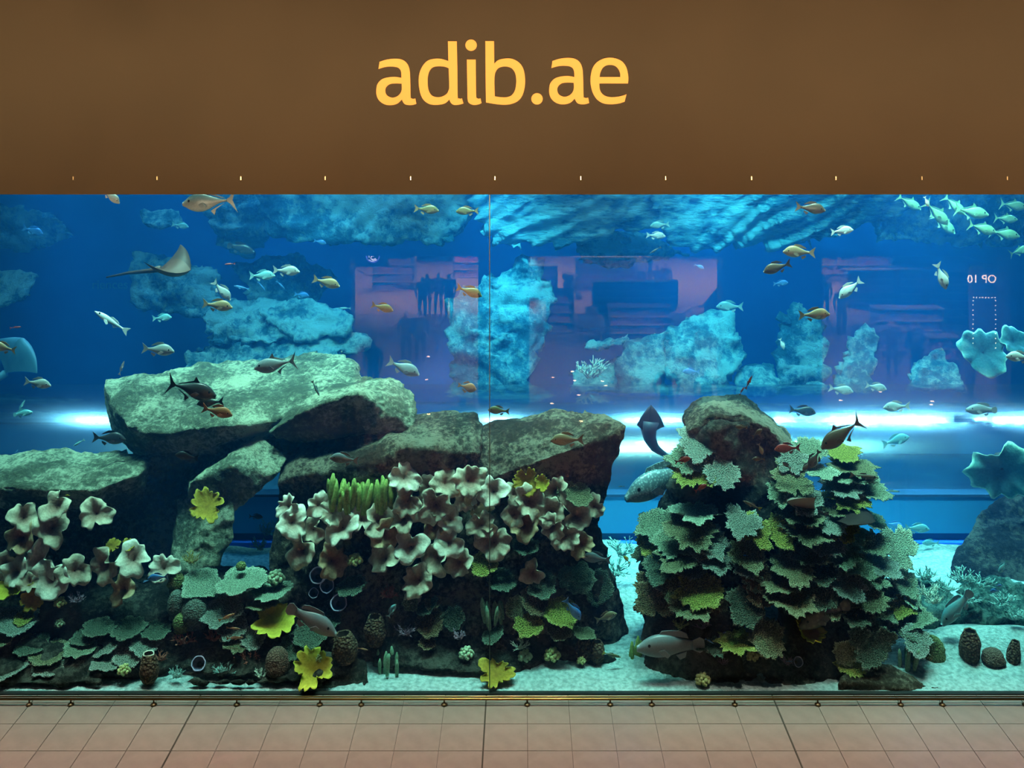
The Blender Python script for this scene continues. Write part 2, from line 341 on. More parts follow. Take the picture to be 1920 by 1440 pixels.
rock('boulder', [
    [(890,800,2.2),(888,850,1.7),(906,830,1.7),(930,790,2.2),(1000,775,2.4),(1060,768,2.3),(1120,770,2.0),(1160,785,1.7),(1175,797,1.4),(1163,815,1.3),(1148,835,1.4),(1150,880,1.4),(1135,900,1.4),(910,900,1.2),(1000,868,1.05),(1090,835,1.05),(930,940,1.3),(1125,960,1.5),(1115,1030,1.6)]],
    m_rockr, 'brown boulder with a blunt nose at the right end of the long reef', .05, .18, .09, .06)
rock('boulder', [
    [(0,852,2.8),(60,862,2.7),(110,868,2.6),(150,880,2.5),(190,862,2.6),(235,842,2.7),(274,858,2.2),(278,870,1.9),(-60,850,2.8),(-60,915,1.3),(0,915,1.25),(80,913,1.25),(180,921,1.2),(262,888,1.5),(-60,950,1.6),(180,960,1.6),(270,920,1.9)],
    [(-60,930,2.2),(330,900,2.4),(330,1060,2.2),(-60,1060,1.9),(-60,920,3.2),(330,900,3.2),(330,1100,2.0),(-60,1100,1.7)]],
    m_rock, 'low pale ledge boulder above the dark cave at the left edge', .06, .22, .10, .06)
rock('boulder', [
    [(352,905,1.7),(425,872,1.6),(485,815,2.0),(530,845,1.9),(545,860,1.7),(520,890,1.5),(500,903,1.6),(470,925,1.6),(440,960,1.7),(350,960,1.9),(450,840,2.6),(350,890,2.8)],
    [(330,930,2.0),(440,940,1.6),(438,1010,1.5),(400,1075,1.4),(320,1080,1.5),(330,980,2.8),(430,1000,2.6)]],
    m_rock, 'narrow rock arch spanning the blue gap in the reef', .05, .14, .08, .05)
# the mound of rubble that carries the corals
rock('reef_mound', [
    [(-80,1085,1.7),(120,1080,1.8),(320,1085,1.7),(450,1070,1.7),(560,1080,1.5),(-80,1262,.45),(180,1262,.42),(330,1262,.45),(560,1255,.5),(640,1260,.45),(560,1200,.75),(300,1180,.9),(0,1180,.95),(-80,1150,3),(560,1120,3)],
    [(-80,1200,.7),(195,1215,.6),(185,1284,.1),(-80,1280,.1),(60,1230,1.2)],
    [(345,1284,.1),(330,1240,.5),(420,1200,.75),(560,1180,.8),(640,1210,.6),(660,1270,.25),(600,1282,.1),(400,1284,.1)]],
    m_rockd, 'dark rubble mound under the plate corals at the left foot of the reef', .07, .35, .16, .12)
rock('boulder', [[(575,1245,.55),(640,1225,.6),(685,1240,.5),(692,1280,.25),(680,1297,.12),(560,1298,.1),(600,1240,1.1),(680,1230,1.1)]],
    m_rockd, 'low dark rock on the sand left of the folded green coral', .04, .12, .07, .05)
rock('reef_rock', [[(690,1180,.9),(1000,1180,1.0),(1130,1190,1.4),(700,1250,.5),(860,1255,.4),(930,1270,.3),(990,1255,.45),(1150,1235,1.0),(1180,1210,1.5),(800,1180,2),(1150,1180,2.4)],
    [(1000,1240,.75),(1060,1228,.8),(1150,1232,.8),(1180,1240,.8),(1000,1262,.5),(1150,1250,.7),(1080,1215,1.2)]],
    m_rockd, 'dark weathered foot of the reef above the sand in the middle', .05, .2, .1, .08)
# the pillar at the right
rock('coral_rock', [
    [(1283,782,2.0),(1300,760,2.2),(1340,745,2.2),(1387,745,2.3),(1432,772,2.1),(1470,805,1.9),(1490,832,1.8),(1290,830,1.5),(1340,800,1.2),(1400,790,1.3),(1500,880,1.6),(1285,880,1.6),(1300,960,1.4),(1500,960,1.5),(1400,960,1.1),(1400,900,3.2),(1300,880,3.0)],
    [(1260,900,1.5),(1500,900,1.5),(1590,960,1.9),(1640,1060,2.0),(1210,1000,1.8),(1200,1100,1.8),(1660,1090,1.9),(1240,1110,1.2),(1380,1090,1.0),(1470,1080,1.1),(1620,1090,1.4),(1400,1000,.95),(1400,1000,3.2),(1560,1050,3.0),(1280,1050,3)],
    [(1205,1140,1.5),(1250,1090,1.2),(1385,1080,1.1),(1400,1130,1.1),(1380,1200,.9),(1205,1250,.7),(1230,1150,2.6),(1380,1140,2.4),(1290,1290,.25),(1380,1292,.2)],
    [(1455,1080,1.1),(1640,1080,1.5),(1700,1140,1.8),(1720,1230,1.4),(1460,1150,1.0),(1470,1210,.9),(1580,1290,.2),(1640,1255,.7),(1460,1200,2.4),(1640,1150,2.6)],
    [(1205,1205,1.0),(1320,1190,.9),(1460,1195,.9),(1560,1200,.9),(1575,1285,.25),(1460,1295,.15),(1300,1293,.18),(1215,1255,.7),(1400,1200,1.8)]],
    m_rockd, 'dark rock pillar with two legs carrying the green plate corals', .06, .24, .11, .08)
rock('cap_stone', [
    [(1281,790,1.9),(1298,762,2.2),(1340,744,2.3),(1387,744,2.4),(1432,771,2.2),(1470,805,2.0),(1490,832,1.8),(1480,850,1.5),(1440,800,1.3),(1390,775,1.35),(1330,778,1.35),(1290,810,1.45),(1400,800,2.6)]],
    m_rockr, 'pale brown cap stone on top of the coral pillar', .045, .14, .08, .06)
rock('boulder', [[(1574,1268,.12),(1585,1258,.3),(1625,1247,.42),(1668,1246,.42),(1715,1268,.3),(1730,1284,.2),(1735,1302,.1),(1568,1303,.08),(1600,1280,.08),(1690,1290,.09),(1640,1250,.8)]],
    m_rockr, 'boulder with pale edges half buried in sand against the glass at lower right', .03, .08, .07, .06)
rock('boulder', [[(1728,1284,.2),(1760,1290,.15),(1776,1303,.08),(1722,1303,.08),(1745,1284,.4)]], m_rockd, 'flat dark stone beside the half-buried boulder at the glass', .03, .04, .03)
rock('rubble_rock', [[(1640,1085,2.1),(1700,1078,2.2),(1770,1085,2.1),(1690,1150,1.5),(1760,1165,1.35),(1650,1160,1.4),(1810,1130,1.7),(1720,1100,2.8),(1690,1215,1.4),(1800,1205,1.5),(1720,1150,2.9)],
    [(1790,1092,2.1),(1850,1085,2.2),(1940,1095,2.2),(1960,1160,1.5),(1870,1155,1.5),(1800,1140,1.6),(1880,1105,2.9),(1830,1200,1.6),(1960,1200,1.6)]], m_rock2, 'teal coral rubble bank between the pillar and the right edge, above the bright sand', .06, .4, .25, .2)
# far right dark column behind the sand bank
rock('leaning_rock', [[(1835,965,4.2),(1870,930,4.6),(1960,900,4.6),(1990,1090,3.6),(1800,1070,3.8),(1765,1085,3.6),(1770,1100,3.3),(1990,1110,3.2),(1900,960,5.5)],
    [(1850,985,4),(1985,960,4),(1985,1060,4),(1820,1050,4),(1900,990,5)]], m_rockd, 'dark leaning rock column under the large pale cup coral at the right edge', .08, .25, .12)
# back wall rocks, far behind, in blue water
BACK = [
 ('hanging_rock', [[(470,330,9.5),(700,330,9.5),(890,330,9.5),(500,440,9.8),(560,452,9.5),(700,450,9.5),(850,458,9.6),(730,440,10.6),(520,400,11),(880,400,11)]], 'hanging shelf of blue rock under the fascia, left of the glass seam', ((.3,0,1),.8,.25)),
 ('hanging_rock', [[(880,330,9.2),(1300,330,9.2),(900,450,9.3),(960,474,9.4),(1010,440,9.5),(1100,450,9.5),(1230,430,9.4),(1330,350,9.4),(1100,380,11),(940,400,10.8)]], 'streaked hanging rock under the fascia, right of the glass seam', ((-.45,0,1),.42,.30)),
 ('hanging_rock', [[(1200,330,9),(1560,330,9),(1760,330,9.2),(1250,468,9.4),(1330,440,9.3),(1450,400,9.2),(1600,420,9.2),(1500,470,9.5),(1720,400,9.3),(1400,380,10.8)]], 'bright rock with slanting strata hanging above the middle reflections', ((-.75,0,1),.45,.34)),
 ('hanging_rock', [[(1600,330,9.3),(1960,330,9.3),(1640,455,9.6),(1730,450,9.6),(1820,470,9.8),(1960,460,9.8),(1800,380,11)]], 'dim hanging rock behind the school at the upper right corner', ((-.6,0,1),.5,.3)),
 ('back_rock', [[(245,470,10.5),(320,480,10.3),(405,505,10.2),(420,570,9.8),(400,600,9.6),(300,585,10),(245,575,10.4),(330,520,12)]], 'blue rock face behind the dark-winged ray', ((.1,0,1),.5,.2)),
 ('back_rock', [[(370,590,9.3),(430,570,9.6),(520,565,9.8),(590,585,9.5),(600,610,9),(540,640,8.6),(390,650,8.6),(480,590,11)]], 'rounded blue rock under the tan bream at the left', ((.2,0,1),.4,.2)),
 ('back_rock', [[(340,700,8.2),(360,650,8.8),(450,640,9.2),(600,625,9.2),(640,640,8.8),(660,660,8.4),(600,690,8),(400,720,8),(480,640,10.5)]], 'low blue rock shelf just above the slab-topped boulder', ((.2,0,1),.4,.2)),
 ('back_rock', [[(480,590,9),(560,565,9.4),(640,585,9.4),(668,598,9),(650,625,8.7),(560,640,8.5),(580,600,10.5)]], 'blue rock lobe left of the reflected shop front', ((.35,0,1),.4,.2)),
 ('back_rock', [[(600,640,8.8),(690,620,9),(697,650,8.8),(660,665,8.6),(600,665,8.6),(650,640,10)]], 'small blue rock tongue beside the reflected pair of people', None),
 ('back_rock', [[(840,555,9.6),(900,545,9.8),(960,500,10),(1010,480,10),(1040,560,9.8),(1030,640,9.4),(1000,700,9),(990,742,8.7),(850,742,8.7),(840,660,9),(900,600,11),(1000,560,11)]], 'tall bright cyan rock buttress behind the glass seam', ((.45,0,1),.55,.26)),
 ('back_rock', [[(1082,655,8.7),(1100,640,8.9),(1180,625,9),(1188,640,8.8),(1150,655,8.5),(1100,662,8.5),(1130,640,9.6)]], 'thin turquoise ledge over the pale bush coral', None),
 ('back_rock', [[(1180,640,8.8),(1230,622,9),(1270,625,9),(1290,650,8.8),(1250,690,8.5),(1200,742,8.2),(1160,742,8.2),(1150,680,8.4),(1220,650,10)]], 'dark blue ledge rock with a small white stub on top', None),
 ('back_rock', [[(1255,610,9),(1290,592,9.3),(1350,588,9.4),(1375,592,9.3),(1400,670,9),(1385,700,8.7),(1300,742,8.2),(1250,700,8.4),(1240,640,8.6),(1330,620,10.8)]], 'big turquoise boulder behind the reflected standing couple', ((.15,0,1),.5,.22)),
 ('back_rock', [[(1456,590,9.5),(1490,570,9.7),(1545,580,9.6),(1560,650,9.2),(1552,735,8.7),(1455,735,8.8),(1450,650,9.2),(1510,600,11)]], 'blue rock column left of the reflected bookshop', ((.5,0,1),.5,.25)),
 ('back_rock', [[(1560,690,8.8),(1600,620,9.4),(1640,610,9.4),(1650,680,9),(1640,738,8.4),(1560,738,8.6),(1620,650,10.5)]], 'pale blue rock behind the reflected bookshop floor', ((.5,0,1),.5,.2)),
 ('back_rock', [[(1700,690,8.8),(1760,650,9.2),(1800,690,8.8),(1810,738,8.3),(1690,738,8.4),(1750,690,10)]], 'dim blue rock under the yellow-edged fan coral', None),
 ('back_rock', [[(-40,510,9.8),(40,505,9.8),(75,515,9.5),(60,560,9.2),(-40,600,9),(0,520,11)]], 'blue rock corner at the left edge above the pale ray', None),
 ('back_rock', [[(260,395,10),(340,392,10),(350,420,9.8),(320,432,9.7),(270,425,9.7),(300,400,11)]], 'small bright rock knob under the large dark jack', None),
 ('back_rock', [[(410,330,10.2),(520,330,10.2),(500,470,10.4),(440,480,10.4),(400,440,10.6),(470,400,11.5)]], 'dim blue rock behind the upper left fish', ((.2,0,1),.6,.25)),
 ('hanging_rock', [[(340,330,10.4),(480,330,10.2),(470,400,10.6),(420,430,10.8),(350,380,10.8),(430,380,11.6)]], 'dim rock corner behind the large silver jack', ((.3,0,1),.6,.25)),
 ('back_rock', [[(430,500,11),(560,470,11.4),(640,520,11.2),(600,570,10.8),(480,575,10.6),(520,520,12.2)]], 'shadowed blue rock behind the paired teal bream', ((.2,0,1),.5,.2)),
 ('back_rock', [[(1060,690,9),(1150,665,9.2),(1240,690,8.9),(1250,742,8.4),(1060,742,8.4),(1140,700,10.2)]], 'low shadowed rock bank under the turquoise ledges', ((.2,0,1),.5,.2)),
 ('back_rock', [[(1380,690,9),(1455,680,9.2),(1460,742,8.5),(1375,742,8.5),(1420,700,10)]], 'dim rock foot beside the blue rock column', None),
 ('back_rock', [[(1090,430,10.6),(1240,455,10.8),(1300,480,11),(1080,500,11.2),(1180,450,12)]], 'dark rock underside behind the two pale bream', ((.4,0,1),.5,.2)),
 ('back_rock', [[(-40,380,10.6),(110,400,10.8),(150,450,11),(60,470,11),(-40,460,10.8),(40,420,11.8)]], 'dim blue rock in the upper left corner', ((.2,0,1),.6,.2)),
]
for n, h, lb, st in BACK: rock(n, h, m_rocks if n == 'hanging_rock' and lb[0] in 'sb' else m_rockb, lb, .085, .42, .26, .16, strat=st, t1=T4)
# sand
def sand():
    m = mat('sand', (.20, .29, .28), (.37, .49, .48), rough=1., scale=16, detail=6, bump=.9, bscale=30, bdist=.05, spec=.05)
    xs = np.linspace(-15.8, 15.8, 300); ys = np.concatenate([np.linspace(.05, 5, 90), np.linspace(5.2, 13.1, 30)])
    V = []
    for y in ys:
        for x in xs:
            z = -.004 + .09 * min(y, 1) + .10 * mnoise.noise(Vector((x * .7, y * .9, 3))) * min(1, y * 2) + .03 * mnoise.noise(Vector((x * 3, y * 3, 8))) * min(1, y * 3)
            d = ((x - 7.4) ** 2 / 1.8 + (y - 1.2) ** 2 / .16); z += .24 * math.exp(-d)
            V.append((x, y, z))
    nx = len(xs); Fc = [(j * nx + i, j * nx + i + 1, (j + 1) * nx + i + 1, (j + 1) * nx + i) for j in range(len(ys) - 1) for i in range(nx - 1)]
    o = mesh('sand', V, Fc, m); tag(o, kind='structure')
sand()
# ---------------------------------------------------------------- walk-through tunnel crossing the tank
def tunnel():
    root = thing('glass_tunnel', (0, 7.2, 0), 'clear acrylic walk-through tunnel with bright light streaks along its roof, crossing behind the reef', 'tunnel')
    m_gl = pane('tunnel_acrylic', .05, (.90, .97, 1.0), .10, .26, .10, fres=.12)
    m_pl = mat('plinth_blue', (.02, .20, .46), (.025, .24, .52), rough=.7, scale=.4)
    m_dk = mat('plinth_dark', (.01, .05, .12), rough=.8); m_kb = mat('kerb_blue', (.02, .16, .95), rough=.6)
    m_in = mat('tunnel_floor', (.02, .05, .09), rough=.6)
    A, B, n = 2.2, 1.35, 40
    pr = [(-A * math.cos(math.pi * k / n), 1 + B * math.sin(math.pi * k / n)) for k in range(n + 1)]
    V = [(x, y, z) for x in (-15.8, 15.8) for y, z in pr]
    mesh('arch', V, [(k, k + 1, n + 2 + k, n + 1 + k) for k in range(n)], m_gl, root)
    for s in (-1, 1):
        MB().box(-15.8, 15.8, s * A - .12, s * A + .12, .27, .97).build('plinth', m_pl, root)
        MB().box(-15.8, 15.8, s * A - .14, s * A + .14, .97, 1.02).build('clamp_strip', m_dk, root)
        MB().box(-15.8, 15.8, s * A - .05, s * A + .05, .12, .27).build('recess', m_dk, root)
        MB().box(-15.8, 15.8, s * A - .2, s * A + .16, -.05, .12).build('kerb', m_kb, root)
    MB().box(-15.8, 15.8, -A + .13, A - .13, .12, .27).build('walkway', m_in, root)
tunnel()
# ---------------------------------------------------------------- the mall behind the photographer, seen mirrored in the glass
def R(px, py, d):
    "real point whose mirror image shows at pixel (px,py), d metres of light path away"
    p = W(px, py, d - DIST); return Vector((p.x, -p.y, p.z))
def Rf(px, py):
    p = Wz(px, py, 0); return Vector((p.x, -p.y, 0))
m_pier = mat('pier_black', (.010, .010, .012), rough=.7)
tag(MB().box(-24, 24, -58, -14.2, 4.15, 6.9).build('ceiling', m_pier), kind='structure')
for n, (a, b) in enumerate(((-24, -4.85), (-1.23, .21), (5.7, 8.5), (13.85, 24))):
    tag(MB().box(a, b, -15.2, -14.3, 0, 4.15).build('wall_%s' % ('far_left', 'near_left', 'near_right', 'far_right')[n], m_pier), kind='structure')
m_shop = mat('shop_floor', (.72, .44, .22), (.78, .50, .26), rough=.5, scale=.8)  # orange tone paints in the strong warm light on the shop floor
tag(MB().box(-24, 24, -58, -26, 0, .02).build('floor', m_shop), kind='structure')
m_wallw = mat('shop_wall', (.55, .38, .24), rough=.8)
tag(MB().box(-24, 24, -58.2, -58, 0, 4.15).build('wall_shop', m_wallw), kind='structure')
M_MERCH = [mat('merch_%s' % n, c, c2, rough=.7, scale=9, kind='voronoi', lo=.2, hi=.6) for n, c, c2 in (
    ('plum', (.16, .05, .12), (.30, .16, .20)), ('navy', (.03, .05, .12), (.20, .18, .22)), ('pink', (.45, .05, .14), (.5, .12, .2)), ('sand', (.35, .22, .14), (.15, .12, .16)), ('rust', (.30, .10, .06), (.12, .09, .12)), ('yellow', (.65, .5, .10), (.6, .5, .2)))]
m_unit = mat('unit_dark', (.025, .025, .04), rough=.6); m_board = mat('unit_board', (.45, .30, .20), rough=.6)
def shelf(px, py, w, h, shelves, mi, lab, dep=.6, rot=0):
    p = Rf(px, py); root = thing('display_unit', p, lab, 'display', 'shop display units mirrored in the tank glass', Matrix.Rotation(rot, 3, 'Z'))
    MB().box(-w/2, w/2, -dep/2, -dep/2 + .04, 0, h).box(-w/2, -w/2 + .05, -dep/2, dep/2, 0, h).box(w/2 - .05, w/2, -dep/2, dep/2, 0, h).build('carcass', m_unit, root)
    rnd = random.Random(int(px + py))
    for k in range(shelves):
        z = .08 + k * (h - .1) / shelves
        MB().box(-w/2 + .05, w/2 - .05, -dep/2 + .04, dep/2, z - .03, z).build('shelf_board', m_board, root)
        b = MB(); x = -w/2 + .08; gap = (h - .1) / shelves
        while x < w/2 - .25:
            ww = rnd.uniform(.10, .26); b.box(x, x + ww, -dep/2 + .06, dep/2 - rnd.uniform(.05, .2), z, z + gap * rnd.uniform(.5, .85)); x += ww + .015
        o = b.build('merchandise', M_MERCH[mi[k % len(mi)]], root); o['kind'] = 'stuff'
    MB().box(-w/2 - .02, w/2 + .02, -dep/2, dep/2 + .02, h, h + .05).build('top_board', m_unit, root)
for a in ((1198, 640, 2.15, 1.25, 4, (1, 1, 0), 'low dark display unit in the middle mirrored shop window'), (1050, 622, 1.0, 1.5, 4, (1, 0), 'narrow dark kiosk at the left of the middle mirrored window'),
          (1190, 585, 3.4, 1.2, 4, (0, 1, 4), 'long plum display unit behind the low dark one'), (1150, 545, 3.4, 1.5, 4, (0, 2, 3, 2), 'colourful display unit with pink boxes at the top of the middle mirrored window'),
          (1010, 560, 1.6, 1.4, 4, (4, 0), 'rust coloured display unit beside the warm aisle'), (1700, 675, 2.2, 1.7, 5, (1, 1, 0), 'broad dark display unit behind the pair of dark standing people, mirrored at the right'),
          (1640, 575, 2.4, 1.5, 5, (0, 4, 2), 'display unit with a pink base in the right mirrored window'), (1722, 580, 1.8, 1.6, 5, (0, 3, 4), 'display unit with red edging beside the warm floor patch'),
          (1775, 610, 1.6, 1.9, 6, (1, 3, 0), 'tall stacked display unit beside the bulb-framed sign'), (1560, 530, 2.2, 1.3, 3, (3, 0), 'pale far display unit at the left of the right mirrored window'),
          (1765, 690, 1.0, 1.0, 3, (0, 2), 'round-shouldered plum gondola under the bulb-framed sign'), (740, 545, 1.9, 1.6, 4, (4, 3, 0), 'brown cluttered display in the left mirrored window'), (885, 520, 1.8, 1.5, 4, (0, 4, 2), 'plum display at the right of the left mirrored window'),
          (1620, 510, 2.6, 1.4, 4, (0, 2, 4), 'far plum display under the fascia shadow in the right mirrored window')): shelf(*a)
# little things on the walkway
def desk():
    p = Rf(1108, 642); r = thing('service_desk', p, 'dark desk kiosk with a screen on top, mirrored in the middle window', 'desk')
    MB().box(-.45, .45, -.25, .25, .55, .95).build('counter', m_unit, r); MB().box(-.2, .2, -.04, .04, .97, 1.25).build('screen', m_unit, r)
    for s in (-1, 1): MB().box(s * .35 - .05, s * .35 + .05, -.2, .2, 0, .55).build('leg', m_unit, r)
desk()
def stroller():
    p = Rf(1070, 560); r = thing('baby_stroller', p, 'dark folding baby stroller on the warm aisle, mirrored in the middle window', 'stroller')
    b = MB().tube([(-.35, -.2, .15), (.3, -.2, .95), (.45, -.2, 1.05)], .03, 6).tube([(-.35, .2, .15), (.3, .2, .95), (.45, .2, 1.05)], .03, 6).tube([(.35, -.2, .12), (-.1, -.2, .7)], .03, 6).tube([(.35, .2, .12), (-.1, .2, .7)], .03, 6)
    b.build('frame', m_unit, r, True); MB().ball((0, 0, .6), .34, .24, .25).build('seat', m_unit, r, True); MB().ball((-.1, 0, .95), .28, .24, .2).build('hood', m_unit, r, True)
    for x in (-.35, .35):
        for y in (-.2, .2): MB().tube([(x, y - .03, .12), (x, y + .03, .12)], .12, 12).build('wheel', m_unit, r, True)
stroller()
def escalator(px, py, lab):
    p = Rf(px, py); r = thing('escalator', p, lab, 'escalator'); m_st = mat('escalator_step', (.08, .07, .09), rough=.4); m_rl = mat('escalator_rail', (.7, .5, .4), rough=.25, metal=.8)
    b = MB()
    for k in range(10): b.box(-.5, .5, -k * .3 - .3, -k * .3, k * .2, k * .2 + .2)
    b.build('step_run', m_st, r)
    for s in (-1, 1):
        MB().tube([(s * .6, .3, .9), (s * .6, 0, .95), (s * .6, -3, 2.95), (s * .6, -3.4, 2.95)], .05, 8).build('handrail', m_rl, r, True)
        MB().add([(s * .6, 0, 0), (s * .6, -3, 2), (s * .6, -3, 2.9), (s * .6, 0, .9), (s * .63, 0, 0), (s * .63, -3, 2), (s * .63, -3, 2.9), (s * .63, 0, .9)], [(0, 1, 2, 3), (7, 6, 5, 4), (0, 4, 5, 1), (3, 2, 6, 7)]).build('balustrade', m_st, r)
    r.rotation_euler = (0, 0, math.radians(50))
escalator(1345, 625, 'escalator with shining handrails mirrored at the right of the middle window')
def marquee():
    p = Rf(1845, 690); r = thing('shop_sign', p, 'dark TOP 10 sign board framed with warm bulbs, mirrored at the right', 'sign')
    H = 3.25; MB().box(-.45, .45, -.08, 0, 0, H).build('board', m_unit, r); ml = glow('bulb', (1.0, .72, .42), 40)
    cu = bpy.data.curves.new('t', 'FONT'); cu.body = 'TOP 10'; cu.size = .36; cu.extrude = .01; cu.align_x = 'CENTER'
    o = bpy.data.objects.new('t', cu); COL.objects.link(o); me = bpy.data.meshes.new_from_object(o.evaluated_get(bpy.context.evaluated_depsgraph_get())); bpy.data.objects.remove(o)
    me.materials.clear(); t = link('lettering', me, ml, r, False); t.rotation_euler = (math.pi / 2, 0, math.pi); t.location = (.03, .03, 2.72)
    for k in range(8): MB().ball((-.34 + k * .097, .02, 2.25), .022, nu=8, nv=4).build('bulb', ml, r)
    for k in range(11):
        for s in (-1, 1): MB().ball((s * .36, .02, 2.15 - k * .15), .02, nu=8, nv=4).build('bulb', ml, r)
marquee()
def roundel():
    p = R(699, 480, 30.4); r = thing('shop_sign', p, 'small round blue-rimmed lit emblem on a dark header, mirrored at the left', 'sign')
    MB().box(-.7, .45, -.1, -.04, -.32, .35).build('header_board', m_unit, r)
    mb_, mw, md = glow('emblem_blue', (.20, .18, 1.0), 14), glow('emblem_white', (.95, .92, 1.0), 22), mat('emblem_dark', (.01, .01, .05), rough=.5)
    a = MB(); n = 28; ring = lambda q, y: [(q * math.cos(2 * math.pi * k / n), y, q * math.sin(2 * math.pi * k / n)) for k in range(n)]
    a.add(ring(.20, .0) + ring(.17, .0) + ring(.20, -.03) + ring(.17, -.03), [(k, (k + 1) % n, n + (k + 1) % n, n + k) for k in range(n)] + [(k, 2 * n + k, 2 * n + (k + 1) % n, (k + 1) % n) for k in range(n)])
    a.build('rim', mb_, r); MB().add(ring(.17, -.02), [tuple(range(n))]).build('disc', md, r)
    S_ = [(.07, .07), (.03, .1), (-.04, .09), (-.06, .045), (-.02, .01), (.04, -.02), (.06, -.06), (.02, -.1), (-.05, -.1), (-.08, -.07)]
    MB().tube([(-x, .0, z) for x, z in S_], .018, 6).build('curl_mark', mw, r); MB().tube([(-.11, 0, -.11), (-.05, 0, -.145), (.04, 0, -.147), (.11, 0, -.11)], .014, 6).build('underline_mark', mw, r)
    MB().tube([(-.10, 0, .04), (-.12, 0, .0), (-.11, 0, -.03)], .016, 6).build('side_mark', mw, r)
roundel()
ml_ = glow('floor_glint', (1.0, .62, .34), 60)  # glowing discs added as glints of ceiling downlights on the polished floor
for k_, (px, py) in enumerate(sorted(((1037, 708), (1073, 697), (1078, 714), (1130, 715), (1135, 723), (1085, 741), (1035, 757), (1650, 735), (1576, 751), (1748, 753), (1746, 759), (800, 712), (803, 669), (665, 754), (804, 777), (793, 811), (1090, 790)))):
    p = Rf(px, py); o = MB().tube([(p.x, p.y, .0), (p.x, p.y, .012)], .05, 10).build('floor_glint', ml_)
    tag(o, 'glowing disc for a glint mirrored in the tank glass, %s of them from the left' % ('first second third fourth fifth sixth seventh eighth ninth tenth eleventh twelfth thirteenth fourteenth fifteenth sixteenth seventeenth'.split()[k_]), 'light', 'floor glints mirrored in the glass')
# people
M_CL = {k: mat('cloth_' + k, c, rough=.9) for k, c in dict(black=(.012, .013, .018), navy=(.02, .03, .06), white=(.7, .66, .6), grey=(.16, .15, .17), red=(.35, .07, .08), tan=(.4, .27, .17), skin=(.42, .24, .16), hair=(.015, .011, .01)).items()}
def person(px, py, top, legs, lab, h=1.72, face=0, seat=False, wide=1., gown=False, z0=0):
    p = Rf(px, py); root_v = 0; s = h / 1.72
    J = [(0, 0, .95, .155, .12), (0, 0, 1.15, .15, .11), (0, .01, 1.38, .18, .12), (0, .01, 1.50, .06, .06), (0, .03, 1.58, .085, .095), (0, .03, 1.69, .075, .085)]
    E = [(0, 1), (1, 2), (2, 3), (3, 4), (4, 5)]
    for sd in (-1, 1):
        b = len(J)
        J += [(sd * .20, 0, 1.42, .065, .065), (sd * .27, .02, 1.14, .05, .05), (sd * .24, .10, .90, .04, .04), (sd * .235, .12, .80, .04, .03)]
        E += [(2, b), (b, b + 1), (b + 1, b + 2), (b + 2, b + 3)]
        b = len(J); st = .02 + .06 * ((int(px) % 3) - 1) * sd
        if seat: J += [(sd * .10, .05, .88, .10, .10), (sd * .12, .42, .80, .08, .08), (sd * .12, .45, .45, .06, .06), (sd * .12, .48, .40, .05, .05), (sd * .12, .58, .39, .04, .03)]
        else: J += [(sd * .095, 0, .86, .10 + .05 * gown, .10), (sd * .11, .02 + st * .5, .48, .065 + .07 * gown, .07), (sd * .11, st, .09, .045 + .1 * gown, .05), (sd * .12, st + .0, .045, .04, .04), (sd * .14, st + .16, .03, .04, .025)]
        E += [(0, b), (b, b + 1), (b + 1, b + 2), (b + 2, b + 3), (b + 3, b + 4)]
    me = bpy.data.meshes.new('person'); me.from_pydata([(j[0] * s * wide, j[1] * s, j[2] * s) for j in J], E, []); me.update()
    for k in (top, legs, 'skin', 'hair'): me.materials.append(M_CL[k])
    o = bpy.data.objects.new('person', me); COL.objects.link(o); o.modifiers.new('s', 'SKIN'); sv = me.skin_vertices[0].data
    for i, j in enumerate(J): sv[i].radius = (j[3] * s, j[4] * s)
    sv[0].use_root = True; u = o.modifiers.new('u', 'SUBSURF'); u.levels = u.render_levels = 2; evald(o)
    for q in o.data.polygons:
        c = q.center / s; hand = abs(c.x) > .17 and c.z < .9 and c.z > .7 and not seat
        q.material_index = (3 if (c.z > 1.63 or (c.z > 1.54 and c.y < .03)) else 2) if c.z > 1.47 else 2 if hand else (0 if c.z > .93 else 1)
        q.use_smooth = True
    o.location = (p.x, p.y, z0 - (.4 * s if seat else 0)); o.rotation_euler = (0, 0, face)
    tag(o, lab, 'person', 'people mirrored in the tank glass'); return o
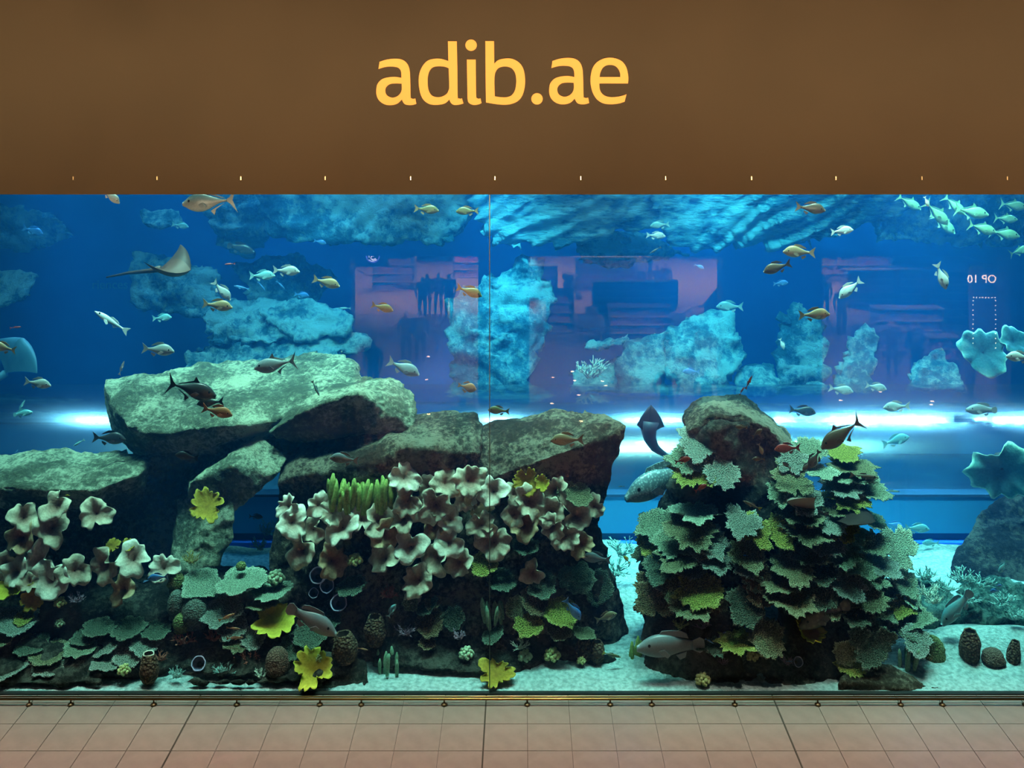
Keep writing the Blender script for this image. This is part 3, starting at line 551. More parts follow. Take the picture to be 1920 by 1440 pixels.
for a in ((762, 676, 'black', 'black', 'person in black with elbows out, left of the standing pair mirrored in the left window', 1.66, .1), (788, 678, 'black', 'black', 'person in black, right of the standing pair mirrored in the left window', 1.70, 3.0),
          (792, 600, 'black', 'navy', 'person in a dark top and shorts walking behind the standing pair', 1.7, 3.1), (801, 590, 'grey', 'tan', 'person in pale clothes beside the walker in dark shorts', 1.65, 3.0), (822, 588, 'red', 'grey', 'person in a patterned dress under the pink banner', 1.68, 0), (842, 596, 'black', 'black', 'person in a black dress at the right of the left mirrored group', 1.75, .2),
          (1271, 668, 'navy', 'black', 'person with a raised elbow, left of the couple mirrored in the middle window', 1.7, .4), (1292, 670, 'navy', 'black', 'person in dark clothes, right of the couple mirrored in the middle window', 1.6, -.3),
          (1203, 548, 'white', 'black', 'person in a white shirt and black trousers far back in the middle window', 1.75, .3), (1232, 568, 'tan', 'grey', 'person in a tan top beside the display in the middle window', 1.6, .3), (1248, 562, 'grey', 'grey', 'person with dark hair near the escalator foot', 1.6, -.2),
          (1672, 700, 'black', 'black', 'person in black, left of the dark pair mirrored at the right', 1.75, .2), (1716, 712, 'black', 'black', 'person in black, right of the dark pair mirrored at the right', 1.85, 2.9),
          (1546, 600, 'grey', 'navy', 'person in grey at the left edge of the right mirrored window', 1.7, .4),
          (1682, 985, 'black', 'navy', 'person in a dark jacket and narrow trousers mirrored low at the right', 1.5, .2), (1215, 985, 'navy', 'navy', 'person in blue mirrored between the two reefs', 1.6, -.2),
          (1820, 745, 'grey', 'grey', 'striding person mirrored under the fan coral', 1.7, 1.2), (700, 745, 'black', 'black', 'person in a black cloak mirrored at the right end of the slab-topped boulder', 1.7, .1)): person(*a)
person(1578, 627, 'black', 'black', 'person in a long black gown mirrored in the right window', 1.75, .1, gown=True)
for a in ((868, 880, 'black', 'black', 'person with broad shoulders mirrored on the brown boulder, close to the glass', 1.7, .0), (787, 905, 'black', 'black', 'smaller person mirrored on the brown boulder beside the broad one', 1.35, .1), (655, 840, 'black', 'black', 'person mirrored on the dark hollow under the ledge, left one', 1.65, .1), (690, 842, 'black', 'black', 'person mirrored on the dark hollow under the ledge, right one', 1.65, .0),
          (1250, 790, 'navy', 'navy', 'broad person mirrored above the gap between the reefs, left one', 1.5, .1), (1325, 800, 'navy', 'navy', 'broad person mirrored above the gap between the reefs, right one', 1.5, .1)): person(*a, wide=1.35)

cu = bpy.data.curves.new('t', 'FONT'); cu.body = 'riences'; cu.size = .34; cu.extrude = .01; cu.align_x = 'CENTER'
o = bpy.data.objects.new('t', cu); COL.objects.link(o); me = bpy.data.meshes.new_from_object(o.evaluated_get(bpy.context.evaluated_depsgraph_get())); bpy.data.objects.remove(o); me.materials.clear()
o = link('wall_lettering', me, mat('faint_lettering', (.05, .21, .33), rough=.8), None, False); o.rotation_euler = (math.pi / 2, 0, 0); o.location = W(206, 541, 13.18); tag(o, 'faint teal lettering riences on the blue back wall at the left', 'lettering')
# ---------------------------------------------------------------- corals and sponges
ORD = 'first second third fourth fifth sixth seventh eighth ninth tenth eleventh twelfth thirteenth fourteenth fifteenth sixteenth seventeenth eighteenth nineteenth twentieth'.split()
def ordw(i): return ORD[i] if i < 20 else 'twenty-' + ORD[i - 20] if i < 29 else 'thirtieth' if i == 29 else 'thirty-' + ORD[i - 30]
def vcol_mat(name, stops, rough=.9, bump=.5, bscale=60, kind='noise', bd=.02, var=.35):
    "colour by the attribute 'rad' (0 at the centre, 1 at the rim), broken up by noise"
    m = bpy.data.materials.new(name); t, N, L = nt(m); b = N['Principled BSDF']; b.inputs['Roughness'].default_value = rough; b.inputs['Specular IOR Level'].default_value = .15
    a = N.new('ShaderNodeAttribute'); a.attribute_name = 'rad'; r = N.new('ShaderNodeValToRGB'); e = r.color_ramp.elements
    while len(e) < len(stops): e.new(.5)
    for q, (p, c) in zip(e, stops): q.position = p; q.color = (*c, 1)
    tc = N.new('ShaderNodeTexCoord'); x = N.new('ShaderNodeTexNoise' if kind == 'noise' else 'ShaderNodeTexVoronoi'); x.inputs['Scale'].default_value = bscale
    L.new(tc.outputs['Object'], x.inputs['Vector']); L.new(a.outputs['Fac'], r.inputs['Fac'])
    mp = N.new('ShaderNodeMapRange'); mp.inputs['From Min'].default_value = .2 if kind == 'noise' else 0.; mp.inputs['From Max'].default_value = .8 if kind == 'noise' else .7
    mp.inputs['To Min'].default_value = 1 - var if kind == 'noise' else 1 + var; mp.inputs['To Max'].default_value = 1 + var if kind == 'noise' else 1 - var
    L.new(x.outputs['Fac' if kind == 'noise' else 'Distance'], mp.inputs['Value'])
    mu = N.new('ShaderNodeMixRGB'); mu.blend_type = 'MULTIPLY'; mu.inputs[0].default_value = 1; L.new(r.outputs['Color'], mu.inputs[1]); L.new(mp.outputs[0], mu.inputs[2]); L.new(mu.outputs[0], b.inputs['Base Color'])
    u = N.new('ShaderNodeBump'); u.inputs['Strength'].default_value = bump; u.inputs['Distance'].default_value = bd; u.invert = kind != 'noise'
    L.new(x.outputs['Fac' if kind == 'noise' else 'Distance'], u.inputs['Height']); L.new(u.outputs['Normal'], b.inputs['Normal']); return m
def frame(n, roll=0.):
    "rotation whose z axis is n"
    n = Vector(n).normalized(); x = Vector((1, 0, 0)); x = (x - n * x.dot(n)).normalized(); y = n.cross(x)
    return Matrix((x, y, n)).transposed() @ Matrix.Rotation(roll, 3, 'Z')
def disc(name, nr, na, fr, fz, thick, m, tf=None):
    "closed plate: polar grid, rim radius fr(a), height fz(rho,a)"
    V, rad = [], []; ring = lambda j: [1 + (j - 1) * na + k for k in range(na)]
    for side in (1, -1):
        base = len(V); z0 = fz(0, 0); V.append((0, 0, z0 + side * thick / 2)); rad.append(0)
        for j in range(1, nr + 1):
            q = j / nr; th = thick * (1 - .7 * q ** 3) * side / 2
            for k in range(na):
                a = 2 * math.pi * k / na; R_ = fr(a, q) * q
                V.append((R_ * math.cos(a), R_ * math.sin(a), fz(q, a) + th)); rad.append(q)
    n1 = 1 + nr * na; Fc = []
    for s in (0, 1):
        o = s * n1; q = [(o, o + 1 + k, o + 1 + (k + 1) % na) for k in range(na)]
        for j in range(nr - 1): q += [(o + 1 + j * na + k, o + 1 + (j + 1) * na + k, o + 1 + (j + 1) * na + (k + 1) % na, o + 1 + j * na + (k + 1) % na) for k in range(na)]
        Fc += q if s == 0 else [tuple(reversed(x)) for x in q]
    e = 1 + (nr - 1) * na; Fc += [(e + k, n1 + e + k, n1 + e + (k + 1) % na, e + (k + 1) % na) for k in range(na)]
    o = mesh(name, V, Fc, m); at = o.data.attributes.new('rad', 'FLOAT', 'POINT'); at.data.foreach_set('value', rad); return o
m_cup = [vcol_mat('cup_beige', [(0, (.16, .085, .06)), (.34, (.27, .18, .13)), (.62, (.40, .33, .24)), (1, (.50, .44, .33))], bscale=26, var=.25, bump=.4),  # reddish centre pigment, darkened further to paint in the shade of the funnel
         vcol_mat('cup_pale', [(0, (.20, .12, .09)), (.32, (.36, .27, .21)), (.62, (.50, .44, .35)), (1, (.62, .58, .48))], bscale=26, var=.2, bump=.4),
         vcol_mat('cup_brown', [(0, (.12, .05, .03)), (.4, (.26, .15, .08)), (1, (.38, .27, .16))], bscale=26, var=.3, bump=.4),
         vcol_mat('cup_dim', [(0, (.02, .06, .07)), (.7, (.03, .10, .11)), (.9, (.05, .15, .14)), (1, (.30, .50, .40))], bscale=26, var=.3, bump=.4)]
def cup(px, py, r, Y, lab, mi=0, n=None, deep=.5):
    rnd = random.Random(int(px * 31 + py)); R_ = r / ppm(Y); u = rnd.uniform
    p = [u(0, 6.28) for _ in range(6)]; a0 = u(0, 6.28); notch = 0 if n else u(.25, .55); a1 = a0 + u(1.6, 2.4); a2 = a0 - u(1.6, 2.4); k4 = rnd.choice((3, 4, 5))
    def fr(a, q):
        d = math.atan2(math.sin(a - a0), math.cos(a - a0)); g = q ** 2
        return R_ * (1 + g * (.10 * math.sin(2 * a + p[0]) + .09 * math.sin(3 * a + p[1]) + .06 * math.sin(k4 * 2 * a + p[2]) + .035 * math.sin(11 * a + p[4]))) * (1 - notch * g * math.exp(-(d / .24) ** 2)) * (1 - .5 * notch * g * math.exp(-(math.sin((a - a1) / 2) / .10) ** 2)) * (1 - .3 * notch * g * math.exp(-(math.sin((a - a2) / 2) / .09) ** 2))
    def fz(q, a):
        d = math.atan2(math.sin(a - a0), math.cos(a - a0))
        return R_ * (deep * (1.25 * q ** .9 - .55 * q ** 3.5) + q ** 3 * (.14 * math.sin(k4 * a + p[3]) + .09 * math.sin(2 * k4 * a + p[5])) + .45 * q ** 2 * math.exp(-(d / .32) ** 2))
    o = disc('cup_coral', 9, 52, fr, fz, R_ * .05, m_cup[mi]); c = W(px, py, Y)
    nn = Vector(n or (u(-.55, .55), -1, u(.1, .7))).normalized(); o.matrix_world = Matrix.Translation(c - nn * R_ * .25) @ frame(nn, u(0, 6.28)).to_4x4()
    tag(o, lab, 'coral', 'ruffled cup corals')
    s = MB().tube([(0, 0, R_ * .05), (0, 0, -R_ * .35), (0, 0, -R_ * .8)], [R_ * .18, R_ * .13, R_ * .2], 8).build('stalk', m_rockd, o, True)
    return o
ZONES = {
 'high in the dark left cave': [(44,970,27,1.15,0),(104,950,29,1.15,0),(98,990,33,1.1,0),(180,963,30,1.15,0),(40,1008,30,1.1,2)],
 'in the row under the dark left cave': [(30,1072,28,1.0,1),(76,1055,36,1.0,1),(97,1086,36,.9,1),(140,1070,30,.95,0),(198,1060,33,1.0,0),(250,1050,32,1.0,1),(307,1066,27,1.0,1),(231,1106,28,.9,2),(55,1092,20,.9,0),(12,1060,24,1.1,0)],
 'on the big bank beside the blue gap': [(549,980,30,1.05,1),(540,950,22,1.15,1),(586,993,25,1.05,0),(597,948,24,1.15,1),(621,962,25,1.1,0),(640,988,33,1.0,1),(678,972,26,1.05,1),(566,1033,31,.95,0),(623,1052,31,.95,2)],
 'on the big bank left of the seam': [(711,976,31,1.0,0),(722,1002,29,.95,2),(758,896,29,1.1,1),(763,940,28,1.05,0),(757,972,29,1.0,0),(787,957,22,1.1,0),(803,912,22,1.15,0),(835,906,27,1.1,0),(816,948,33,1.0,0),(880,901,31,1.05,0),(874,935,23,1.1,1),(770,1025,31,.9,1),(721,1047,29,.9,0),(841,1017,29,.9,1),(818,1047,30,.85,0),(861,1055,27,.85,0),(784,1088,31,.8,0),(815,985,24,1.0,2),(845,975,24,1.0,1)],
 'on the big bank right of the seam': [(925,922,29,1.05,1),(897,947,27,1.1,2),(903,985,27,.95,0),(925,1018,33,.9,0),(963,927,20,1.1,0),(993,940,31,1.0,0),(1041,920,28,1.1,0),(1033,960,27,1.0,0),(1035,987,25,.95,0),(984,985,30,.95,2),(1080,967,28,1.0,0),(1114,950,21,1.15,0),(1060,1006,28,.9,0),(1091,1022,24,.95,2),(965,965,24,1.0,0)],
 'on the dark wall below the bank': [(998,1073,23,.9,0),(775,1118,17,.85,0)]}
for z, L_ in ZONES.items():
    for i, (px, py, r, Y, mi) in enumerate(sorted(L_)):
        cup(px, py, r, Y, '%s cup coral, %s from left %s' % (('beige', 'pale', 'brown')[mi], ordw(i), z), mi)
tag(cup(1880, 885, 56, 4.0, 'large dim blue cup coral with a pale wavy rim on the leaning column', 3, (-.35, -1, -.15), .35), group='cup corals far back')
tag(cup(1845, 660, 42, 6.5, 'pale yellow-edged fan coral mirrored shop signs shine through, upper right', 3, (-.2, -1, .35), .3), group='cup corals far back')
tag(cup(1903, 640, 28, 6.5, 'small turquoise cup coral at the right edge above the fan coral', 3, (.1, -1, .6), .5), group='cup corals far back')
PCOL = {'olive': ((.20, .21, .11), (.34, .37, .22)), 'green': ((.22, .30, .19), (.40, .52, .36)), 'grey-green': ((.24, .30, .24), (.44, .52, .44)), 'yellow-green': ((.30, .31, .06), (.50, .52, .14)), 'brown': ((.16, .11, .055), (.30, .23, .13)), 'pale green': ((.34, .46, .32), (.58, .74, .54)), 'dark green': ((.09, .13, .09), (.20, .27, .19))}
PCOL = {k: tuple(tuple(c for c in q) for q in v) for k, v in PCOL.items()}
m_plate = {k: vcol_mat('plate_' + k.replace('-', '_').replace(' ', '_'), [(0, a), (.75, a), (1, b)], bscale=62, kind='voronoi', bump=1., bd=.035, var=.55) for k, (a, b) in PCOL.items()}
def plate(name, px, py, w, h, Y, colr, lab, group, roll=0., lobes=.20, jag=.07, cat='coral', mats=None, thick=.028, dish=.12, na=84, nr=8):
    rnd = random.Random(int(px * 17 + py * 3)); R_ = w / 2 / ppm(Y); sd = rnd.uniform(0, 90)
    el = math.asin(min(1, max(.15, h / w))) - math.radians(7 if name == 'table_coral' else 17)
    nz = lambda a, f, o_: mnoise.noise(Vector((math.cos(a) * f + sd, math.sin(a) * f, o_)))
    def fr(a, q): return R_ * (1 + q * q * (2.0 * lobes * nz(a, 1.2, 1) + 1.6 * lobes * nz(a, 2.8, 5) + 1.2 * lobes * nz(a, 6, 2)) + (q > .93) * jag * (1 if int(round(a * na / 6.2832)) % 2 else -1) * (.6 + nz(a, 5, 9)))
    if name == 'leaf_coral':
        def fr(a, q): return R_ * (1 + q * q * (.35 * nz(a, 1.2, 1) - .55 * (1 - abs(math.sin(2.5 * (a + .9 * nz(a, 1.3, 4)) + sd))) ** 2.4 * (.6 + nz(a, 1.1, 6)) - .22 * (1 - abs(math.sin(7.5 * (a + .3 * nz(a, 2, 8)) + sd))) ** 2))
    def fz(q, a): return R_ * (dish * q * q + .10 * q * q * nz(a, 1.6, 3) + .05 * q * mnoise.noise(Vector((math.cos(a) * q * 5 + sd, math.sin(a) * q * 5, 7))))
    o = disc(name, nr, na, fr, fz, max(.03, R_ * thick * 2), (mats or m_plate)[colr])
    nn = Vector((math.sin(roll) * math.cos(el), -math.sin(el), math.cos(el) * math.cos(roll)))
    o.matrix_world = Matrix.Translation(W(px, py, Y)) @ frame(nn, rnd.uniform(0, 6.28)).to_4x4()
    return tag(o, lab, cat, group)
def flank(name, where, L_, group, cat='coral'):
    for i, q in enumerate(sorted(L_, key=lambda q: (q[1], q[0]))):
        px, py, w, h, Y, c = q[:6]
        if name == 'table_coral': Y = max(.32, Y - max(0, py - 860) / 300 * .38)
        rl = math.radians(q[6]) if len(q) > 6 else 0
        plate(name, px, py, w, h, Y, c, '%s %s %s, %s from the top %s' % ('broad' if w > 74 else 'small' if w < 52 else 'thin' if h < w * .36 else 'mid-sized', c, name.replace('_', ' '), ordw(i), where), group, rl, **({} if name == 'table_coral' else dict(lobes=.11, jag=.025)))
G_ = 'jagged table corals on the pillar'
flank('table_coral', 'on the pillar left flank', [(1308,835,72,46,1.35,'grey-green'),(1287,862,66,44,1.3,'green',-10),(1300,886,86,48,1.2,'yellow-green',-8),(1352,888,66,50,1.1,'grey-green',12),(1302,963,80,17,1.15,'pale green'),
 (1232,985,70,44,1.45,'green',-12),(1292,995,96,58,1.05,'olive'),(1262,1018,74,40,1.15,'green',-8),(1222,1020,52,36,1.4,'yellow-green',-14),(1328,1016,70,44,1.0,'grey-green',8),(1272,1044,92,38,1.0,'olive',-4),(1340,1048,72,48,.9,'grey-green',6),(1240,1068,64,40,1.1,'dark green',-14),(1292,1062,60,34,1.0,'olive'),
 (1262,1096,60,42,1.0,'olive',-22),(1312,1108,86,56,.85,'yellow-green',-12),(1300,1132,88,34,.85,'olive',-6),(1226,1122,66,60,1.05,'brown',-20),(1212,1098,46,40,1.2,'brown',-10),(1205,1040,40,24,1.6,'olive',-18),(1350,1120,44,52,.9,'dark green',14)], G_)
flank('table_coral', 'on the dark pillar front', [(1390,980,70,42,.9,'grey-green',10),(1418,1000,64,50,.9,'yellow-green',14),(1400,1042,66,48,.85,'olive',8),(1398,1062,50,34,.85,'grey-green'),(1420,1078,54,46,.85,'brown',14),(1428,1104,62,54,.85,'brown',16),(1395,1140,72,66,.75,'dark green',20),(1412,1092,40,40,.8,'green',14),(1438,1196,66,54,.55,'olive',14),(1380,1206,66,22,.5,'yellow-green'),(1338,1215,52,20,.5,'dark green')], G_)
flank('table_coral', 'on the pillar right flank', [(1516,846,62,36,1.5,'green'),(1580,851,62,22,1.7,'yellow-green'),(1485,864,56,46,1.3,'grey-green',10),(1598,877,92,22,1.6,'olive',4),(1592,893,80,20,1.5,'green',4),(1537,886,56,22,1.3,'pale green',6),(1484,900,76,50,1.15,'olive',6),(1626,913,76,34,1.5,'green',10),(1578,912,70,26,1.4,'grey-green'),(1470,925,60,40,1.1,'green',-8),(1508,938,70,42,1.05,'grey-green',8),(1590,932,78,36,1.35,'yellow-green',4),
 (1560,950,80,26,1.3,'olive'),(1500,965,84,24,1.1,'olive',4),(1545,972,76,40,1.1,'grey-green',6),(1508,992,92,40,1.0,'olive',4),(1578,990,66,36,1.15,'yellow-green',4),(1630,975,60,18,1.5,'green',16),(1465,1000,58,44,.95,'yellow-green',-6),(1600,1005,60,16,1.4,'olive',4),(1548,1020,74,42,1.0,'grey-green',4),(1518,1042,70,30,.95,'olive',-4),(1580,1042,80,30,1.0,'green',-10),(1640,1020,60,34,1.4,'green'),(1685,1028,76,62,1.6,'pale green',14),
 (1488,1065,84,48,.85,'olive',4),(1605,1062,72,26,1.15,'green',10),(1650,1058,72,34,1.35,'grey-green',18),(1540,1072,66,34,.95,'dark green'),(1466,1090,74,32,.85,'olive'),(1584,1096,78,40,.95,'grey-green',16),(1634,1080,64,36,1.2,'green',8),(1692,1092,64,36,1.5,'green',22),(1540,1112,70,56,.85,'dark green',8),(1482,1118,96,44,.8,'olive',4),(1708,1122,56,24,1.45,'pale green',30),(1620,1120,80,44,1.0,'olive',8),(1684,1134,60,38,1.3,'yellow-green',6),(1655,1108,52,28,1.3,'dark green'),(1600,1142,74,40,.95,'dark green',10),(1660,1150,44,24,1.2,'green',8),(1560,1140,50,34,.85,'olive',6)], G_)
flank('table_coral', 'at the right pillar foot', [(1630,1182,52,46,.9,'dark green',10),(1697,1172,56,32,1.2,'dark green'),(1586,1224,48,70,.5,'olive',26),(1594,1250,54,28,.4,'yellow-green'),(1634,1222,66,60,.6,'dark green',20),(1718,1203,56,36,1.0,'grey-green'),(1660,1200,44,46,.8,'dark green',-20),(1712,1158,64,22,1.3,'green',-16),(1610,1190,40,56,.75,'dark green',18)], 'jagged table corals at the pillar foot')
G2 = 'round plate corals on the reef mound'
m2 = dict(m_plate)
flank('plate_coral', 'on the left rubble mound', [(26,1168,80,42,.75,'grey-green',6),(10,1192,56,34,.65,'olive',-10),(18,1250,78,38,.35,'grey-green',-8),(92,1245,66,38,.4,'grey-green'),(95,1226,70,34,.5,'olive'),(150,1215,62,28,.55,'green'),(200,1210,58,36,.6,'grey-green',-16),(246,1225,66,44,.5,'grey-green'),(200,1242,60,28,.4,'grey-green'),(240,1180,66,28,.75,'dark green'),(292,1183,60,26,.75,'dark green'),(186,1180,64,24,.75,'dark green'),(272,1206,60,36,.6,'grey-green',8),(45,1160,36,22,.8,'yellow-green'),(160,1195,50,24,.7,'dark green'),(60,1210,60,30,.6,'dark green')], G2)
flank('plate_coral', 'on the mound by the domes', [(378,1098,76,44,1.0,'pale green',6),(455,1092,96,36,.95,'pale green',-4),(510,1112,76,26,.85,'pale green',-4),(418,1150,76,52,.7,'grey-green',-6),(436,1176,60,42,.65,'grey-green'),(447,1202,58,34,.55,'olive',10),(476,1194,50,42,.55,'grey-green'),(492,1132,60,18,.8,'olive'),(620,1162,42,26,.8,'dark green'),(582,1188,64,46,.6,'dark green'),(545,1215,54,40,.5,'dark green',-8),(660,1100,56,32,.9,'dark green',-10)], G2)
flank('plate_coral', 'on the wall around the seam', [(808,1168,56,48,.75,'brown',-18),(1003,1128,54,46,.8,'brown',4),(990,1170,54,48,.65,'yellow-green'),(1052,1150,64,46,.75,'yellow-green',12),(968,1140,40,50,.75,'olive'),(1050,1186,46,24,.7,'olive'),(1095,1190,46,14,.8,'olive',10),(925,1193,44,22,.6,'dark green',-24),(800,1135,48,28,.85,'dark green',-24),(770,1130,30,32,.8,'olive'),(812,1130,34,20,.85,'brown',-10),(802,1205,32,24,.65,'brown'),(850,1160,44,50,.75,'dark green'),(1015,1100,58,40,.9,'dark green'),(1080,1085,70,50,1.1,'dark green'),(1065,925,44,56,1.1,'olive',14),(1085,930,50,40,1.05,'olive',10),(905,1060,50,40,.85,'yellow-green'),(985,1025,50,30,.95,'dark green'),(1120,1100,60,60,1.3,'dark green',10),(940,1090,56,34,.85,'dark green')], G2)
# yellow lobed corals
m_yel = {'yellow': vcol_mat('leaf_yellow', [(0, (.26, .20, .015)), (.7, (.36, .30, .03)), (1, (.48, .42, .05))], bscale=30, var=.25, bump=.3), 'ochre': vcol_mat('leaf_ochre', [(0, (.20, .12, .015)), (.7, (.27, .18, .02)), (1, (.33, .25, .035))], bscale=30, var=.3, bump=.3),
         'two': vcol_mat('leaf_brown_yellow', [(0, (.25, .12, .02)), (.55, (.30, .16, .02)), (.75, (.55, .46, .03)), (1, (.6, .55, .05))], bscale=30, var=.2, bump=.2)}
for px, py, w, h, Y, c, rl, lab in ((390, 950, 66, 62, 1.3, 'ochre', 0, 'ochre lobed leaf coral standing on the left leg of the arch'), (515, 1168, 80, 56, .65, 'yellow', 0, 'bright yellow lobed leaf coral beside the pinkish parrotfish'), (585, 1256, 82, 70, .22, 'yellow', 10, 'yellow-green lobed leaf coral on the low dark rock near the glass'),
    (62, 1118, 50, 70, .9, 'ochre', 30, 'ochre hanging leaf coral at the left edge'), (20, 1105, 60, 44, .95, 'yellow', 0, 'yellow leaf coral cut by the left edge of the view'), (988, 902, 52, 60, 1.1, 'ochre', 0, 'ochre lobed leaf coral rising behind the cup corals right of the seam'), (1016, 905, 32, 40, 1.05, 'yellow', 0, 'small yellow leaf coral right of the ochre one above the bank'),
    (1517, 1188, 62, 36, .55, 'two', 16, 'yellow-rimmed brown shelf coral under the mottled grouper'), (242, 1022, 26, 24, 1.1, 'ochre', 0, 'small ochre leaf coral above the left row of cup corals'), (212, 1025, 30, 24, 1.15, 'ochre', 0, 'rusty ochre leaf coral left of the small ochre one'), (930, 1265, 66, 46, .3, 'ochre', 0, 'dull olive lobed leaf coral on the sand at the glass seam')):
    plate('leaf_coral', px, py, w, h, Y, c, lab, 'lobed yellow leaf corals', math.radians(rl), lobes=.34, jag=0, mats=m_yel, dish=.3, na=56)
# domes, barrels, knobs, tubes, fingers, staghorns
m_dome = {k: mat('dome_' + k, a, b, rough=1, scale=40, kind='voronoi', bump=.8, bdist=.03, lo=0, hi=.5) for k, a, b in (('olive', (.30, .32, .10), (.10, .12, .04)), ('grey', (.22, .26, .22), (.09, .11, .09)), ('brown', (.22, .15, .10), (.08, .05, .035)))}
def lathe(prof, n, rr=0., sd=0):
    V = []; 
    for j, (r, z) in enumerate(prof):
        for k in range(n):
            a = 2 * math.pi * k / n; q = r * (1 + rr * mnoise.noise(Vector((math.cos(a) * 2 + sd, math.sin(a) * 2, z * 6))))
            V.append((q * math.cos(a), q * math.sin(a), z))
    return V, [(j * n + k, j * n + (k + 1) % n, (j + 1) * n + (k + 1) % n, (j + 1) * n + k) for j in range(len(prof) - 1) for k in range(n)]
for px, py, rx, rz, Y, c, lab in ((330, 1090, 15, 18, 1.0, 'olive', 'olive dome coral topping the column of domes'), (331, 1132, 16, 26, .85, 'grey', 'tall grey dome coral under the olive one'), (366, 1145, 24, 28, .78, 'grey', 'large grey-brown dome coral beside the tall grey one'), (341, 1166, 16, 16, .7, 'olive', 'small yellowish dome coral at the foot of the grey domes'),
    (520, 1242, 22, 29, .3, 'brown', 'brown dome coral with a grey crown next to the yellow leaf coral'), (1748, 1222, 23, 30, .85, 'olive', 'olive cone-shaped dome coral on the right sand'), (452, 1060, 9, 7, 1.1, 'olive', 'tiny yellow dome coral above the pale plates'), (1862, 1232, 20, 16, .7, 'brown', 'low brown dome coral on the right sand')):
    s = ppm(Y); pr = [(.001, 1)] + [(math.sin(math.pi * t / 14) * (1 + .12 * (t > 7)), math.cos(math.pi * t / 14)) for t in range(1, 12)] + [(.9, -1)]
    V, Fc = lathe(pr, 24, .12, px); o = mesh('dome_coral', [(x * rx / s, y * rx / s, z * rz / s) for x, y, z in V], Fc, m_dome[c]); o.location = W(px, py, Y); tag(o, lab, 'coral', 'dome corals')
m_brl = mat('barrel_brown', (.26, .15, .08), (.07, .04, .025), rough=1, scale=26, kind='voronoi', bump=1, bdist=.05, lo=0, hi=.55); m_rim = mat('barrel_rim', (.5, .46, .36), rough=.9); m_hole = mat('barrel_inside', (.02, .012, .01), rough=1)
for px, py, rx, rz, Y, tl, lab in ((279, 1252, 17, 28, .22, 0, 'brown barrel sponge with a pale rimmed mouth at the lower left'), (703, 1182, 20, 27, .7, 0, 'rust-brown barrel sponge with an open mouth left of the brown fan plate'), (650, 1214, 23, 27, .45, -8, 'shaggy orange-brown barrel sponge above the low dark rock'), (1819, 1212, 19, 30, .75, 0, 'speckled brown barrel sponge on the right sand'), (1897, 1228, 12, 27, .7, 8, 'narrow brown barrel sponge at the right edge'), (1095, 1218, 16, 20, .8, 0, 'dark barrel sponge on the sand rock left of the yellow-tailed fish'), (1120, 1222, 14, 20, .75, 0, 'dark round sponge beside the dark barrel sponge')):
    s = ppm(Y); root = thing('barrel_sponge', W(px, py + rz, Y), lab, 'sponge', 'brown barrel sponges', Matrix.Rotation(math.radians(tl), 3, 'Y'))
    sc = lambda V: [(x * rx / s, y * rx / s, z * 2 * rz / s) for x, y, z in V]
    V, Fc = lathe([(.6, 0), (.85, .15), (1, .4), (.98, .6), (.8, .82), (.62, .97)], 22, .25, px); mesh('body', sc(V), Fc, m_brl, root)
    V, Fc = lathe([(.62, .97), (.58, 1.0), (.50, .98)], 22, .25, px); mesh('rim', sc(V), Fc, m_rim if px == 279 else m_brl, root)
    V, Fc = lathe([(.50, .98), (.42, .75), (.001, .6)], 22, .25, px); mesh('mouth', sc(V), Fc, m_hole, root)
m_knob = mat('knob_green', (.30, .36, .22), (.42, .50, .32), rough=.8, scale=20); m_knoby = mat('knob_yellow', (.34, .34, .12), (.46, .46, .2), rough=.8, scale=20)
for px, py, r, Y, y_, lab in ((518, 1085, 17, .95, 0, 'green knobbly coral above the right end of the pale plates'), (666, 1052, 15, .95, 1, 'yellow-green knobbly coral at the lower left of the cup bank'), (875, 1227, 15, .55, 0, 'pale green knobbly coral on the dark foot left of the seam'), (985, 1232, 14, .6, 0, 'pale blue-green knobbly coral on the reef foot right of the seam'), (1036, 1230, 16, .6, 1, 'dull yellow knobbly coral on the sand rocks'), (1318, 1276, 15, .2, 1, 'knobbly coral near the glass at the pillar foot'), (1411, 1232, 12, .45, 1, 'yellow knobbly coral, left of two side by side on the pillar foot'), (1434, 1224, 14, .45, 1, 'yellow knobbly coral, right of two side by side on the pillar foot'), (113, 1131, 12, .85, 1, 'small dim knobbly coral in the dark hollow at the left'), (233, 1258, 13, .25, 1, 'knobbly coral beside the pale-rimmed barrel sponge'), (112, 1170, 10, .8, 0, 'faint knobbly coral in the dark left hollow, lower one'), (600, 1235, 10, .35, 1, 'small yellow knobbly coral beside the shaggy barrel sponge'), (1090, 1240, 9, .6, 1, 'tiny yellow knobbly coral on the sand rocks')):
    s = ppm(Y); root = thing('knob_coral', W(px, py, Y), lab, 'coral', 'knobbly corals'); R_ = r / s; b = MB(); n = 26
    for k in range(n):
        z = 1 - 1.25 * (k + .5) / n; q = math.sqrt(max(0, 1 - z * z)); a = k * 2.399963; zz = (q * math.cos(a) * .8, -abs(q * math.sin(a)) * .8 if k % 3 else q * math.sin(a) * .8, z * .8)
        b.ball([R_ * c for c in zz], R_ * .24, nu=8, nv=5)
    o = b.build('knobs', m_knoby if y_ else m_knob, root, True); o['kind'] = 'stuff'
    MB().ball((0, 0, -.1 * R_), R_ * .78, nu=12, nv=8).build('base', m_rockd, root, True)
m_tubeo = mat('tube_blue', (.05, .07, .12), (.09, .11, .18), rough=.9, scale=12); m_tuber = mat('tube_rim', (.35, .32, .50), (.5, .45, .62), rough=.8, scale=20)
